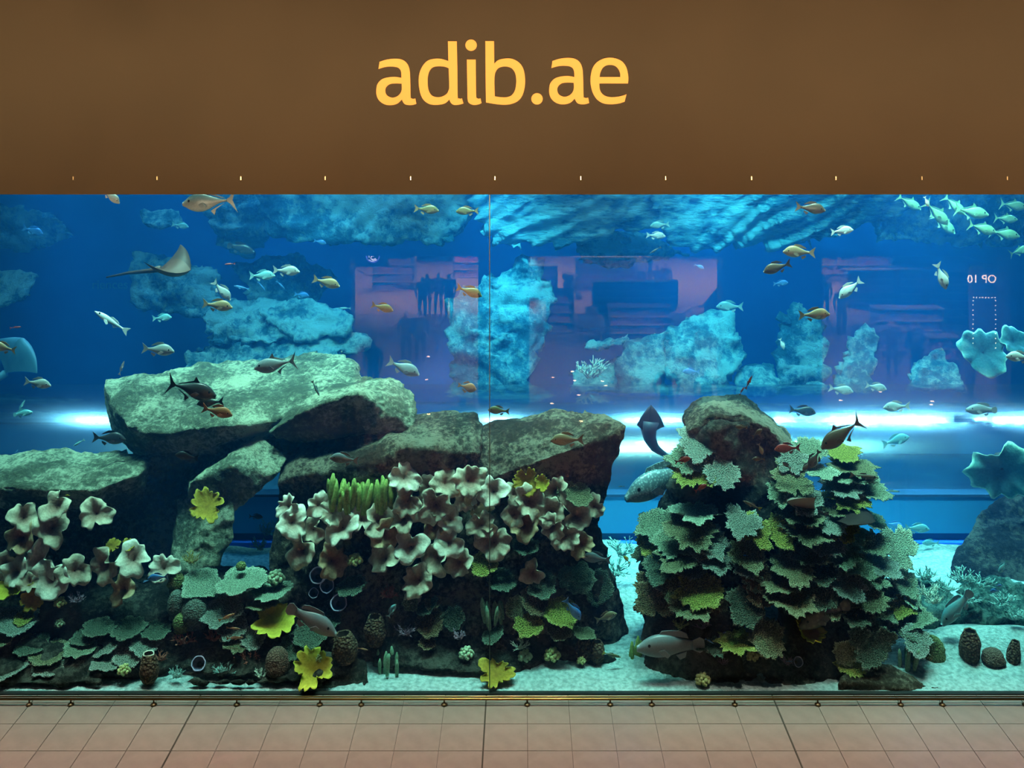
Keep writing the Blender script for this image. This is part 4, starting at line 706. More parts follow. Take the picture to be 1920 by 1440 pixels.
for px, py, r, Y, lab in ((596, 1079, 15, .9, 'purple-rimmed tube sponge, upper left of three in the dark'), (613, 1098, 13, .85, 'purple-rimmed tube sponge, largest round mouth of three in the dark'), (588, 1112, 9, .85, 'purple-rimmed tube sponge, smallest of three in the dark'), (635, 1130, 15, .8, 'lone squarish purple-rimmed tube sponge'), (372, 1244, 13, .3, 'tube sponge with a white rim lying on the rubble'), (1497, 1241, 9, .35, 'little violet tube sponge on the pillar foot'), (1363, 1202, 15, .55, 'dark tube sponge with a thin pale rim above the yellow plate')):
    s = ppm(Y); R_ = r / s; root = thing('tube_sponge', W(px, py, Y), lab, 'sponge', 'rimmed tube sponges', frame((.15, -.85, .5), px))
    V, Fc = lathe([(.7, -2.2), (.9, -1), (.98, -.1), (1, 0), (.9, 0), (.8, -.6), (.3, -1.4)], 20, .12, px); mesh('tube', [(x * R_, y * R_, z * R_) for x, y, z in V], Fc, m_tubeo, root)
    V, Fc = lathe([(1.0, -.04), (1.03, .03), (.95, .06), (.88, .0)], 20, .12, px); mesh('rim', [(x * R_, y * R_, z * R_) for x, y, z in V], Fc, m_tuber, root)
m_fing = mat('finger_green', (.16, .24, .05), (.30, .38, .10), rough=.8, scale=14)
def fingers(px0, px1, py, hpx, Y, n, lab, m, lean=0):
    root = thing('finger_coral', W((px0 + px1) / 2, py + hpx / 2, Y), lab, 'coral', 'upright finger corals'); s = ppm(Y); rnd = random.Random(int(px0))
    me_ = []
    for q in range(4):
        b = MB().tube([(0, 0, -.1), (.02, 0, .3), (.03 * (q - 1), 0, .75), (.05 * (q - 1.5), 0, 1)], [.09, .13, .12, .04], 8); o = b.build('finger', m, root, True); me_.append(o.data); bpy.data.objects.remove(o)
    for i in range(n):
        t = (i + rnd.uniform(.1, .9)) / n; o = bpy.data.objects.new('finger', me_[i % 4]); COL.objects.link(o); o.parent = root; h = hpx / s * rnd.uniform(.65, 1.1)
        o.location = (((t - .5) * (px1 - px0)) / s, rnd.uniform(-.12, .2), rnd.uniform(-.03, .06) + abs(t - .5) * lean); o.scale = (h * .9, h * .9, h); o.rotation_euler = (rnd.uniform(-.1, .15), rnd.uniform(-.22, .22), rnd.uniform(0, 6))
fingers(616, 737, 930, 56, 1.12, 46, 'cluster of green upright finger corals above the cup corals on the left of the bank', m_fing, .2)
m_fold = mat('fold_green', (.10, .20, .12), (.22, .34, .22), rough=.8, scale=10)
fingers(704, 748, 1240, 40, .5, 9, 'folded blue-green curtain coral standing on the sand edge', m_fold); fingers(1690, 1728, 1232, 40, .55, 8, 'green-striped curtain coral beside the half-buried boulder', m_fold)
fingers(905, 945, 1148, 42, .75, 10, 'dark green bushy finger coral on the glass seam', m_fold); fingers(1178, 1200, 1215, 44, .9, 5, 'narrow green finger coral at the left of the pillar foot', m_fing)
m_stag = {'pale': mat('stag_pale', (.40, .50, .42), (.60, .68, .56), rough=.9, scale=20), 'yellow': mat('stag_yellow', (.40, .36, .12), (.5, .46, .2), rough=.9, scale=20), 'teal': mat('stag_teal', (.16, .34, .32), (.30, .52, .48), rough=.9, scale=20), 'rust': mat('stag_rust', (.24, .07, .05), (.32, .12, .08), rough=.9, scale=20), 'mauve': mat('stag_mauve', (.22, .15, .20), (.34, .24, .32), rough=.9, scale=20)}
def stag(px, py, r, Y, c, lab, n=14, name='staghorn_coral'):
    if px > 1720 and 1070 < py < 1160: Y *= .62
    rnd = random.Random(int(px + 7 * py)); R_ = r / ppm(Y); b = MB(); u = rnd.uniform
    def br(p, d, l, w, k):
        e = p + d * l; mid = p + d * l * .5 + Vector((u(-1, 1), u(-1, 1), u(-1, 1))) * l * .12; b.tube([p, mid, e], [w, w * .85, w * .55], 5)
        if k:
            for _ in range(2 if k > 1 else 3): br(e if u(0, 1) > .4 else mid, (d + Vector((u(-1, 1), u(-1, 1), u(-.5, .9))) * .75).normalized(), l * u(.55, .85), w * .7, k - 1)
    for i in range(n):
        a = i * 2.4; br(Vector((u(-.3, .3) * R_, u(-.2, .2) * R_, -.5 * R_)), Vector((math.cos(a) * .9, math.sin(a) * .6 - .3, u(.3, 1.1))).normalized(), R_ * .55, R_ * .06, 2)
    o = b.build(name, m_stag[c], None, True); o.location = W(px, py, Y); tag(o, lab, 'coral', 'branching corals')
for a in ((1112, 690, 34, 7.5, 'pale', 'pale branching bush coral under the thin turquoise ledge'), (1735, 1075, 24, 2.6, 'teal', 'teal branching coral behind the right edge of the pillar'), (1765, 1095, 24, 2.4, 'teal', 'teal branching coral beside the blue gap at the right'), (1738, 1105, 22, 2.2, 'pale', 'pale branching coral right of the jagged plates'), (1800, 1078, 26, 2.9, 'teal', 'green-topped branching coral before the rock column'), (1752, 1122, 18, 2.0, 'pale', 'small white branching coral on the right rubble'), (1835, 1088, 24, 2.8, 'teal', 'low branching coral at the foot of the rock column'), (1880, 1120, 26, 2.4, 'teal', 'wide teal branching coral near the right edge'), (1815, 1120, 22, 2.4, 'teal', 'teal branching coral above the cyan grouper'), (1905, 1150, 22, 2.0, 'teal', 'teal branching coral at the right edge over the sand bank'),
    (1150, 1060, 34, 2.4, 'teal', 'feathery teal coral in the gap between the reefs'), (1165, 1025, 30, 3.0, 'teal', 'turquoise branching coral lying in the blue gap'), (1130, 1090, 30, 1.9, 'teal', 'dark feathery coral on the right end of the long reef'), (505, 990, 24, 2.6, 'teal', 'teal coral tuft in the floor of the blue arch'), (488, 1020, 20, 2.2, 'teal', 'dim teal coral tuft below the blue arch'),
    (360, 1045, 20, 1.2, 'yellow', 'yellowish branching coral above the pale plates'), (975, 1208, 16, .6, 'pale', 'pale green branching anemone beside the seam'), (640, 1200, 14, .6, 'yellow', 'yellow branching tuft beside the shaggy barrel sponge'), (560, 1200, 20, .6, 'mauve', 'grey branching coral between the yellow leaf corals'), (465, 1228, 22, .45, 'rust', 'rust-red bushy coral on the lower rubble'), (345, 1195, 22, .65, 'rust', 'dark red bushy coral below the brown domes'), (400, 1190, 20, .6, 'rust', 'reddish brown coral tuft under the grey plates'), (145, 1120, 16, .85, 'mauve', 'mauve branching coral below the left row of cups'), (730, 1110, 18, .85, 'rust', 'rusty branching coral on the dark wall'), (760, 1180, 18, .7, 'mauve', 'pinkish branching coral left of the brown fan plate'),
    (1275, 1170, 16, .75, 'yellow', 'yellowish branching coral in the dark pillar base'), (1318, 1170, 16, .7, 'mauve', 'mauve branching coral in the dark pillar base'), (1355, 1240, 12, .45, 'mauve', 'mauve tuft on the pillar foot above the knobs'), (1475, 1238, 13, .4, 'mauve', 'pinkish tuft beside the little violet sponge'), (860, 1190, 16, .6, 'mauve', 'grey tuft on the dark wall right of the brown fan plate'), (490, 1262, 16, .25, 'pale', 'pale tangled coral at the foot of the brown dome'), (420, 1255, 20, .3, 'teal', 'mossy teal tuft right of the white-rimmed tube'), (330, 1262, 18, .25, 'teal', 'mossy teal tuft on the rubble beside the barrel sponge'), (300, 1230, 16, .4, 'rust', 'brown tuft above the pale-rimmed barrel sponge')): stag(*a)
# gorgonian whip and sea fan outline at the right
m_whip = mat('whip_pale', (.6, .55, .5), rough=.8)
tag(MB().tube([W(1700 + 9 * k, 1156 + 3 * k + 10 * max(0, k - 4) + 3 * math.sin(k), 1.6) for k in range(8)], .016, 6).build('sea_whip', m_whip, None, True), 'thin pale curling sea whip right of the pillar', 'coral')
# ---------------------------------------------------------------- fish
def fish_mat(name, back, belly, spot=None, sscale=30):
    back, belly = [c * .72 for c in back], [c * .66 for c in belly]
    m = bpy.data.materials.new('fish_' + name); t, N, L = nt(m); b = N['Principled BSDF']; b.inputs['Roughness'].default_value = .38; b.inputs['Specular IOR Level'].default_value = .5
    tc = N.new('ShaderNodeTexCoord'); sx = N.new('ShaderNodeSeparateXYZ'); L.new(tc.outputs['Object'], sx.inputs[0]); r = N.new('ShaderNodeValToRGB'); e = r.color_ramp.elements
    mp = N.new('ShaderNodeMapRange'); mp.inputs['From Min'].default_value = -.16; mp.inputs['From Max'].default_value = .18; L.new(sx.outputs['Z'], mp.inputs['Value']); L.new(mp.outputs[0], r.inputs['Fac'])
    e[0].position = .2; e[0].color = (*belly, 1); e[1].position = .8; e[1].color = (*back, 1); src = r.outputs['Color']
    x = N.new('ShaderNodeTexVoronoi'); x.inputs['Scale'].default_value = sscale; L.new(tc.outputs['Object'], x.inputs['Vector'])
    mx = N.new('ShaderNodeMixRGB'); s2 = N.new('ShaderNodeMapRange'); s2.inputs['From Min'].default_value = .2; s2.inputs['From Max'].default_value = .5; L.new(x.outputs['Distance'], s2.inputs['Value'])
    s2.inputs['To Max'].default_value = .8 if spot else .18; L.new(s2.outputs[0], mx.inputs[0]); L.new(src, mx.inputs[1]); mx.inputs[2].default_value = (*(spot or [c * .4 for c in back]), 1); L.new(mx.outputs[0], b.inputs['Base Color']); return m
FM = {k: fish_mat(k, *v) for k, v in dict(tan=((.34, .25, .13), (.66, .55, .38)), silver=((.30, .38, .38), (.80, .84, .80)), dark=((.02, .025, .03), (.11, .13, .13)), brown=((.10, .065, .04), (.26, .19, .12)), orange=((.50, .20, .08), (.75, .42, .22)), red=((.30, .03, .02), (.45, .07, .04)), blue=((.04, .22, .60), (.20, .50, .80)), cyan=((.14, .42, .48), (.45, .75, .75)),
    olive=((.12, .12, .04), (.30, .28, .12)), yellowgreen=((.22, .42, .22), (.50, .70, .40)), white=((.55, .66, .66), (.9, .92, .9)), grey=((.20, .25, .27), (.42, .47, .47)), pink=((.26, .25, .27), (.48, .40, .40)), silverjack=((.035, .055, .06), (.55, .62, .60)), pomfret=((.07, .06, .05), (.18, .15, .12))).items()}
FM['speckled'] = fish_mat('speckled', (.42, .64, .66), (.16, .20, .18), (.03, .08, .10), 36); FM['mottled'] = fish_mat('mottled', (.16, .18, .13), (.20, .22, .16), (.05, .06, .045), 14); FM['yellow'] = fish_mat('yellow', (.7, .6, .05), (.8, .7, .1))
m_eye = mat('fish_eye', (.005, .005, .006), rough=.15, spec=.6)
def loft(P):
    "P: x, top, bottom, half width"
    n = 12; V = []; 
    for x, a, b, w in P:
        c, h = (a + b) / 2, (a - b) / 2
        for k in range(n):
            t = 2 * math.pi * k / n; s = math.sin(t); V.append((x, w * math.copysign(abs(math.cos(t)) ** .9, math.cos(t)), c + h * s))
    F_ = [(j * n + k, j * n + (k + 1) % n, (j + 1) * n + (k + 1) % n, (j + 1) * n + k) for j in range(len(P) - 1) for k in range(n)]
    return V, F_ + [tuple(range(n)), tuple(len(V) - 1 - k for k in range(n))]
def fin(pts, y=0., t=.006):
    n = len(pts); return [(p[0], y - t, p[1]) for p in pts] + [(p[0], y + t, p[1]) for p in pts], [tuple(range(n)), tuple(2 * n - 1 - k for k in range(n))] + [(k, n + k, n + (k + 1) % n, (k + 1) % n) for k in range(n)]
def prof(xs, tops, bots, wid):
    g = np.linspace(0, 1, 16); f = lambda v: np.interp(g, np.linspace(0, 1, len(v)), v)
    # smooth the polyline a little
    sm = lambda v: np.convolve(np.concatenate([[v[0]], v, [v[-1]]]), [.25, .5, .25], 'valid')
    X = .5 - g * .84
    T, B_, Wd = sm(f(tops)), sm(f(bots)), sm(f(wid)); return [(X[i], T[i], B_[i], max(Wd[i], .004)) for i in range(16)]
KIND = {
 'bream': (prof(0, [.0, .115, .165, .18, .165, .125, .075, .04, .032], [-.02, -.085, -.125, -.145, -.14, -.11, -.07, -.04, -.032], [.01, .055, .07, .075, .07, .055, .035, .018, .012]), [(-.33, .03), (-.42, .09), (-.52, .15), (-.455, .0), (-.52, -.15), (-.42, -.09), (-.33, -.03)], [(.2, .15), (.12, .215), (-.05, .205), (-.2, .13), (-.24, .09), (.0, .14)], [(-.06, -.12), (-.12, -.19), (-.22, -.12), (-.22, -.075)], .335),
 'jack': (prof(0, [.0, .09, .135, .15, .14, .10, .06, .025, .016], [-.03, -.10, -.145, -.16, -.15, -.11, -.06, -.025, -.016], [.012, .055, .075, .08, .07, .055, .03, .014, .01]), [(-.33, .015), (-.40, .06), (-.52, .20), (-.44, .0), (-.52, -.20), (-.40, -.06), (-.33, -.015)], [(.12, .14), (.02, .23), (.0, .15), (-.26, .055), (-.3, .03), (.0, .12)], [(-.02, -.15), (-.09, -.22), (-.12, -.13), (-.3, -.03), (-.1, -.11)], .36),
 'grouper': (prof(0, [.0, .08, .13, .155, .155, .135, .10, .07, .06], [-.05, -.10, -.13, -.145, -.14, -.115, -.085, -.065, -.06], [.03, .07, .085, .09, .085, .07, .05, .03, .02]), [(-.33, .06), (-.44, .10), (-.50, .07), (-.515, .0), (-.50, -.07), (-.44, -.10), (-.33, -.06)], [(.18, .13), (.12, .19), (-.02, .195), (-.16, .185), (-.25, .15), (-.27, .09), (.0, .13)], [(-.08, -.12), (-.14, -.18), (-.22, -.15), (-.24, -.08)], .32),
 'slim': (prof(0, [.0, .05, .075, .085, .08, .065, .045, .028, .022], [-.015, -.055, -.075, -.085, -.08, -.065, -.045, -.028, -.022], [.008, .03, .045, .05, .045, .035, .025, .014, .01]), [(-.33, .02), (-.42, .07), (-.51, .11), (-.46, .0), (-.51, -.11), (-.42, -.07), (-.33, -.02)], [(.1, .075), (.04, .12), (-.12, .10), (-.2, .055), (.0, .07)], [(-.06, -.07), (-.12, -.11), (-.2, -.055)], .36),
 'deep': (prof(0, [.0, .15, .23, .26, .24, .18, .10, .05, .04], [-.02, -.15, -.22, -.25, -.23, -.17, -.09, -.05, -.04], [.01, .045, .06, .065, .06, .045, .03, .015, .01]), [(-.33, .04), (-.42, .10), (-.5, .13), (-.47, .0), (-.5, -.13), (-.42, -.10), (-.33, -.04)], [(.15, .22), (-.02, .33), (-.22, .22), (-.26, .12), (.0, .22)], [(.05, -.22), (-.06, -.32), (-.22, -.2), (-.25, -.1), (-.0, -.2)], .34)}
TPL = {}
for k, (P, tail, dor, anal, ex) in KIND.items():
    def me_of(n, v, f):
        me = bpy.data.meshes.new(n); me.from_pydata(v, [], f); me.update(); me.polygons.foreach_set('use_smooth', [n in ('body', 'eye')] * len(me.polygons)); me.materials.append(FM['tan']); return me
    w = max(p[3] for p in P); zc = P[4][1] * .2
    d = {'body': me_of('body', *loft(P)), 'tail_fin': me_of('tail_fin', *fin(tail)), 'dorsal_fin': me_of('dorsal_fin', *fin(dor)), 'anal_fin': me_of('anal_fin', *fin(anal))}
    pf = MB()
    for s in (-1, 1):
        v, f = fin([(.19, -.03), (.10, .0), (.02, -.06), (.06, -.10), (.15, -.07)], 0, .004); pf.add([(x, s * (w * .9 + (.19 - x) * .35) + y, z) for x, y, z in v], f)
    d['pectoral_fins'] = me_of('pectoral_fins', pf.v, pf.f)
    eb = MB(); ey = np.interp(-ex, [-p[0] for p in P], [p[3] for p in P]); d['eye'] = None
    for s in (-1, 1):
        e = MB(); e.ball((ex, s * ey * .86, .035), .024, .012, .024, 10, 6); d['eye%d' % s] = me_of('eye', e.v, e.f); d['eye%d' % s].materials[0] = m_eye
    TPL[k] = d
def fish(px, py, L_, face, tilt, Y, kind, colr, lab, group=None, yaw=0, fincol=None):
    "face r or l; tilt: head-down degrees; yaw: degrees turned towards the viewer"
    s = L_ / ppm(Y); a = math.radians(tilt) * (1 if face == 'r' else -1); y = math.radians((-yaw if face == 'r' else 180 + yaw))
    M = Matrix.Rotation(a, 3, 'Y') @ Matrix.Rotation(y, 3, 'Z')
    root = thing('fish', W(px, py, Y), lab, 'fish', group, M); root.scale = (s, s, s * (1.0 if kind in ('slim', 'deep') else 1.17)); d = TPL[kind]
    for n, me in d.items():
        if me is None or (L_ < 26 and n in ('pectoral_fins', 'anal_fin')): continue
        if n.startswith('eye'):
            if L_ < 24: continue
            nm = 'eye'
        else: nm = n
        o = bpy.data.objects.new(nm, me); COL.objects.link(o); o.parent = root
        if nm != 'eye':
            o.material_slots[0].link = 'OBJECT'; o.material_slots[0].material = FM[fincol if fincol and 'tail' in n else colr]
    return root
GB = 'fish swimming in the tank'
for a in (
 (208,368,42,'r',40,1.0,'bream','silver','pale fish half hidden by the fascia edge, upper left'), (392,378,100,'l',4,.8,'jack','silverjack','large silver jack under the fascia, biggest fish at the upper left'), (62,433,40,'r',18,8,'bream','blue','faint blue fish, upper left corner of the open water'), (338,423,32,'r',10,8,'bream','cyan','faint cyan fish beside the small bright rock knob'),
 (416,545,48,'r',48,3,'bream','silver','silver bream diving steeply, right of the rock face'), (408,573,56,'r',8,2,'bream','tan','tan bream with a dark cheek below the diving silver one'), (453,539,30,'l',-12,6,'slim','blue','small bright blue fish left of the paired teal bream'), (209,603,74,'l',-32,3,'slim','white','slender white fish slanting head-up in the open blue water'), (304,596,36,'r',-4,5,'bream','cyan','pale cyan bream left of the shadowed blue rock'), (297,656,60,'r',6,2,'bream','silver','silver bream with a forked tail above the slab-topped boulder'),
 (6,652,48,'l',-12,1.5,'bream','tan','tan fish cut by the left edge of the view'), (29,614,22,'r',-6,4,'slim','red','tiny red fish at the left edge'), (431,495,20,'l',4,4,'slim','red','tiny red fish above the diving silver bream'), (228,690,28,'r',-70,2.6,'slim','pink','small reddish fish nose-up on the rim of the slab-topped boulder'), (452,466,52,'r',14,7,'grouper','dark','dark blue fish at the upper left'),
 (492,517,48,'r',0,4,'bream','cyan','teal bream, left one of the close pair'), (537,508,50,'r',4,3,'bream','silver','teal-backed bream, right one of the close pair'), (612,530,52,'r',16,2.5,'bream','tan','tan bream swimming towards the reflected header board'), (600,454,24,'r',14,7,'bream','blue','small blue bream under the hanging rock'), (490,536,22,'r',50,7,'slim','blue','tiny blue fish under the left bream of the pair'), (526,534,22,'r',44,7,'slim','blue','tiny blue fish under the right bream of the pair'), (566,553,28,'r',8,7.5,'bream','blue','faint blue bream over the blue rock lobe'),
 (800,393,46,'r',6,3,'bream','olive','dark olive bream in front of the hanging rock hollow'), (876,396,42,'l',2,3,'bream','olive','dark olive bream left of the glass seam under the fascia'), (717,577,42,'r',16,2,'bream','olive','yellow-olive bream over the reflected shop counter'), (880,547,50,'r',20,2,'bream','olive','olive bream at the right edge of the left mirrored window'), (516,683,80,'l',10,1.5,'jack','grey','grey jack with a raised forked tail over the slab-topped boulder'), (757,690,64,'r',24,3,'bream','grey','pale-edged grey bream above the small hump boulder'), (646,578,24,'l',0,7,'slim','cyan','small bright cyan fish left of the mirrored counter'),
 (1237,422,36,'l',6,6,'bream','cyan','cyan bream, upper one of two under the slanting strata'), (1230,442,36,'r',4,6,'bream','white','white-edged bream, lower one of two under the slanting strata'), (1229,469,24,'l',30,5,'slim','dark','small dark fish below the two pale bream'), (1296,697,32,'l',0,6,'bream','blue','blue bream below the reflected standing couple'), (1311,500,20,'r',24,7,'bream','blue','tiny blue fish by the reflected escalator'), (1368,575,50,'l',0,6.5,'bream','cyan','faint leaf-shaped cyan fish above the turquoise boulder'),
 (1520,391,56,'r',8,2,'bream','brown','dark brown bream under the fascia at the upper right'), (1579,433,42,'r',-6,3,'bream','white','bright silver-white bream below the dark brown one'), (1498,473,60,'l',-2,2,'bream','tan','tan bream with a dark cheek facing the dark pier reflection'), (1457,502,54,'l',18,2,'bream','brown','brown bream just below the tan one at the upper right'), (1737,378,20,'r',70,3,'bream','white','small white fish hanging head-down before the school'), (1765,518,52,'r',70,2.5,'bream','white','white bream diving nose-down before the pink display'), (1594,542,54,'l',40,3,'bream','white','white-tailed bream nosing down before the blue reflections'), (1527,590,58,'r',-2,1.5,'bream','tan','tan bream at the left edge of the right mirrored window'), (1466,645,22,'r',70,5,'bream','white','small white fish diving along the blue rock column'), (1464,531,28,'r',-4,7,'bream','blue','faint blue bream below the brown one'), (1912,670,52,'l',-4,2,'bream','white','greenish white bream cut by the right edge'),
 (71,719,50,'r',10,2,'bream','silver','silver bream with a ruddy side, lower left open water'), (43,775,36,'r',-10,4,'grouper','cyan','pale fish, lower of two crossing at the left'), (40,762,28,'r',-60,4.2,'slim','cyan','pale fish, upright one of two crossing at the left'), (205,822,62,'r',4,2,'bream','dark','dark bream passing the left end of the slab-topped boulder'), (148,830,24,'l',30,3,'slim','cyan','small teal fish among the light glints'), (360,730,94,'r',14,1.0,'jack','dark','large dark jack with a black forked tail over the pale slab'), (394,755,50,'l',6,1.1,'bream','dark','dark blue fish shadowing the orange bream'), (408,772,58,'r',14,.8,'bream','orange','orange bream over the pale slab'), (350,856,44,'l',-8,1.0,'bream','dark','dim fish in the shade under the slab'), (480,969,26,'r',4,2.4,'bream','dark','dark fish inside the blue arch'), (30,848,14,'r',-50,4,'slim','blue','tiny blue fish over the left ledge'),
 (592,728,32,'r',64,.9,'slim','cyan','bluish curved fish nosing down at the slab hollow'), (876,726,36,'r',14,2,'deep','orange','leaf-shaped orange fish above the long reef'), (935,770,40,'l',-4,1.4,'bream','olive','olive fish crossing the glass seam by the bright streak'), (645,861,54,'l',-6,.5,'bream','grey','grey see-through looking bream before the dark middle boulder'), (1063,825,62,'l',2,.6,'bream','tan','tan bream before the blunt-nosed boulder'), (1280,863,30,'r',-14,.7,'bream','red','red fish over the yellow table coral'), (1314,915,26,'r',-30,.7,'bream','red','orange-red fish in the dark of the pillar'), (1404,717,28,'r',-64,1.2,'slim','red','slim dark red fish, upper one of two above the pillar'), (1391,733,18,'r',-60,1.2,'slim','red','slim red fish, lower one of two above the pillar'),
 (1390,801,22,'l',-4,.8,'bream','brown','small brown fish, topmost of four before the pillar'), (1420,812,24,'r',-36,.8,'bream','brown','small brown fish, second of four before the pillar'), (1426,842,22,'r',70,.8,'bream','tan','small pale fish, third of four before the pillar'), (1422,861,24,'l',0,.8,'bream','brown','small brown fish, lowest of four before the pillar'), (1165,912,12,'l',0,2.5,'slim','dark','tiny dark fish left of the speckled grouper'), (1175,1049,18,'l',-50,1.2,'bream','yellow','tiny yellow fish in the gap between the reefs'),
 (1505,771,50,'r',8,4,'bream','dark','dark bream with a white belly over the bright streak'), (1577,814,92,'l',34,1.0,'jack','brown','dark jack diving over the bright streak'), (1681,763,50,'l',4,4,'bream','silver','silver bream just above the bright streak'), (1840,768,58,'l',-2,4,'grouper','grey','grey speckled fish above the bright streak at the right'), (1577,731,46,'r',10,5,'bream','silver','silver bream under the right mirrored window, left one'), (1643,726,40,'r',12,5,'bream','silver','silver bream under the right mirrored window, right one'), (1680,826,52,'r',-16,5,'bream','cyan','faint cyan bream below the bright streak'), (1672,922,36,'r',2,5,'slim','olive','greenish fish at the waist of the mirrored jacketed person'), (1720,991,46,'r',4,4,'bream','cyan','teal bream right of the pillar'), (1677,985,36,'r',14,4.5,'bream','blue','dim blue bream left of the teal one'), (1745,1018,32,'l',0,4.5,'bream','cyan','faint cyan bream above the blue kerb'),
 (1527,861,38,'l',60,1.0,'deep','pomfret','round grey fish seen end-on over the table corals'), (1476,841,48,'l',4,1.0,'bream','red','dark red fish against the cap stone'), (1513,874,24,'l',50,1.0,'bream','brown','small brown fish tucked beside the round grey one'), (1620,893,54,'r',6,1.2,'slim','brown','dark brown fish lying along the upper table corals'), (585,1163,104,'r',28,.3,'grouper','pink','pinkish grey parrotfish nosing down, largest fish at the lower left'), (296,1083,38,'l',6,.8,'bream','blue','blue-grey fish under the pale cup coral at the left'), (1118,1047,54,'l',-6,1.0,'bream','grey','grey see-through looking fish before the feathery coral'), (1074,1143,48,'r',54,.6,'bream','blue','dark blue fish nosing down before the yellow-green plate'), (1137,1157,42,'r',-18,.9,'bream','tan','tan fish before the dark hollow over the sand'), (1147,1228,36,'r',14,.6,'slim','olive','olive fish with a yellow tail on the sand', None, 0, 'yellow'), (1410,947,38,'l',-26,.7,'slim','brown','brown fish with a yellow tail before the pillar', None, 0, 'yellow'),
 (1257,1211,126,'l',2,.3,'grouper','grey','large grey grouper at the foot of the pillar'), (1545,1153,104,'l',24,.45,'grouper','mottled','mottled grouper hovering over the yellow-rimmed shelf coral'), (1793,1140,84,'l',48,1.0,'grouper','cyan','cyan grouper nosing down at the right'), (1881,1062,28,'l',60,1.6,'bream','cyan','pale cyan fish before the rock column'), (1681,1195,24,'l',0,.9,'deep','blue','bright blue tang beside the right pillar foot'), (1397,1043,11,'l',0,.6,'deep','blue','tiny blue fish on the pillar face'), (1865,1108,18,'l',0,1.2,'deep','blue','blue tang on the right rubble'), (1873,1098,12,'r',0,1.25,'deep','blue','tiny blue fish beside the right tang'), (425,1157,34,'r',-24,.4,'slim','orange','rusty fish over the grey plate, upper one of three'), (437,1178,26,'r',4,.4,'slim','orange','rusty fish over the grey plate, middle one of three'), (440,1196,32,'r',-4,.4,'slim','orange','rusty fish over the grey plate, lowest one of three'),
 (127,929,9,'l',0,1.0,'deep','yellow','tiny yellow fish in the dark cave at the left'), (1475,873,20,'l',-40,1.0,'bream','brown','dusky little fish beside the cap stone'), (1480,1240,12,'r',0,.3,'slim','blue','tiny violet-blue fish by the mauve tuft'), (680,1217,20,'r',10,.4,'slim','orange','small pinkish fish right of the shaggy barrel sponge'), (1330,1202,18,'r',30,.3,'slim','blue','small blue fish right of the grey grouper tail'), (735,1145,28,'r',-60,.55,'bream','cyan','pale green fish standing on its tail before the dark wall'), (782,1118,16,'r',4,.8,'deep','silver','striped little fish over the small cup coral')): fish(*a[:9], *(a[9:] if len(a) > 9 else (GB,)))
for i, (px, py, L_, tl, Y, w) in enumerate(((1757,400,60,44,6,'first'),(1790,385,52,40,6.4,'second'),(1822,397,64,10,6.2,'third'),(1842,428,54,16,6,'fourth'),(1884,438,56,10,6.6,'fifth'),(1705,380,50,30,6.8,'sixth'),(1886,410,44,4,7,'seventh'),(1900,385,50,8,7,'eighth'),(1912,470,40,-20,6.8,'ninth'),(1770,420,54,40,6.9,'tenth'))):
    fish(px, py, L_, 'r', tl, Y, 'jack', 'yellowgreen', 'yellow-green jack, %s of the school in the upper right corner' % w, 'school of yellow-green jacks')
fish(1237, 903, 150, 'l', 16, 1.7, 'grouper', 'speckled', 'huge speckled grouper half hidden behind the left table corals', None, 20)
# rays
def ray(name, nose, root, tipA, tipB, tail, top, under, lab, thick=.16, bend=(0, 0), mats=None, conc=.12):
    P = [W(*p) for p in (nose, root, tipA, tipB)]; n, r = P[0], P[1]; ax = (n - r); o_ = thing(name, n, lab, 'ray'); V, Fc, mi = [], [], []
    up = Vector((0, -.3, 1)).normalized(); NS, NU = 9, 10
    def bez(a, c, b, s): return a * (1 - s) ** 2 + c * 2 * s * (1 - s) + b * s * s
    for w_, (tip, bd) in enumerate(((P[2], bend[0]), (P[3], bend[1]))):
        ml_, mt_ = n * .45 + tip * .55 + ax * .22 + up * bd, r * .6 + tip * .4 + ax * conc + up * bd
        for sgn in (1, -1):
            base = len(V)
            for i in range(NS):
                s = i / (NS - 1); a, b = bez(n, ml_, tip, s), bez(r, mt_, tip, s)
                for j in range(NU):
                    u = j / (NU - 1); V.append(a + (b - a) * u + up * sgn * thick * (1 - s) ** 1.5 * math.sin(math.pi * u ** .8) * (1 if sgn > 0 else .6) - n)
            q = [(base + i * NU + j, base + i * NU + j + 1, base + (i + 1) * NU + j + 1, base + (i + 1) * NU + j) for i in range(NS - 1) for j in range(NU - 1)]
            Fc += q; mi += [(0 if sgn > 0 else 1) if mats is None else mats[w_]] * len(q)
    o = mesh('body', V, Fc, top, o_); o.data.materials.append(under); o.data.polygons.foreach_set('material_index', mi)
    T = [W(*p) - n for p in tail]; MB().tube(T, [max(.008, thick * (.75 if name == 'guitarfish' else .28) * (1 - k / len(T))) for k in range(len(T))], 6).build('tail', top, o_, True)
    return o_
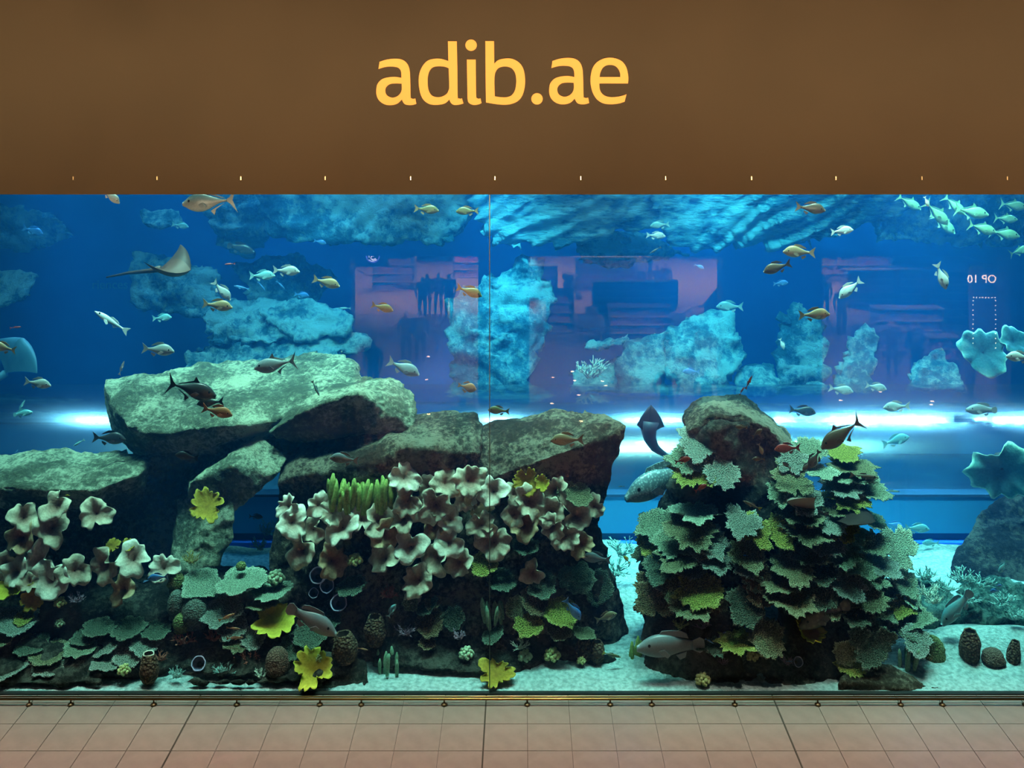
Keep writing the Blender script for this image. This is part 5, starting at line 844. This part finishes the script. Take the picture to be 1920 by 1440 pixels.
m_rt, m_ru, m_rg, m_rb = mat('ray_brown', (.016, .009, .007), (.03, .017, .012), rough=.6, scale=3), mat('ray_under', (.50, .26, .18), (.58, .34, .24), rough=.6, scale=3), mat('ray_grey', (.16, .14, .11), (.24, .20, .16), rough=.6, scale=3), mat('ray_blue', (.03, .10, .15), (.05, .14, .20), rough=.6, scale=3)
m_rpk = mat('ray_pinkish', (.04, .02, .015), (.06, .03, .022), rough=.6, scale=3)
m_rgu = mat('ray_grey_under', (.34, .26, .21), rough=.6); m_rbk = mat('ray_dark', (.01, .02, .04), (.02, .035, .06), rough=.5, scale=3)
ray('eagle_ray', (358, 506, 2.2), (300, 504, 2.7), (338, 458, 2.95), (268, 490, 1.85), [(300, 504, 2.7), (280, 508, 3.0), (240, 512, 3.4), (200, 520, 3.8)], m_rt, m_rpk, 'brown eagle ray with one wing raised in the open water at the left', .20, (.1, -.25), (0, 1), .32)
ray('eagle_ray', (1642, 978, .9), (1560, 975, 1.0), (1592, 930, 1.5), (1590, 985, .2), [(1560, 975, 1.0), (1540, 975, 1.1), (1510, 980, 1.2)], m_rt, m_rg, 'brown ray with a raised fin gliding over the right table corals', .14)
ray('eagle_ray', (1475, 940, .8), (1530, 958, .9), (1530, 933, .4), (1500, 920, 1.4), [(1530, 958, .9), (1545, 962, 1.0), (1560, 968, 1.0)], m_rg, m_rgu, 'grey ray with an upturned pale fin left of the brown one over the corals', .12)
ray('stingray', (52, 640, 6), (10, 700, 6), (70, 700, 5.4), (-20, 640, 6.6), [(10, 700, 6), (-10, 715, 6), (-40, 730, 6)], m_rb, m_rb, 'large faint blue stingray at the left edge', .3)
g = ray('guitarfish', (1221, 763, 3.2), (1214, 822, 3.2), (1193, 797, 3.1), (1246, 800, 3.3), [(1219, 790, 3.2), (1216, 806, 3.2), (1219, 824, 3.2), (1228, 840, 3.2), (1242, 850, 3.2), (1262, 862, 3.2)], m_rbk, m_rbk, 'dark guitarfish with a pointed head and curving tail in the gap between the reefs', .22)
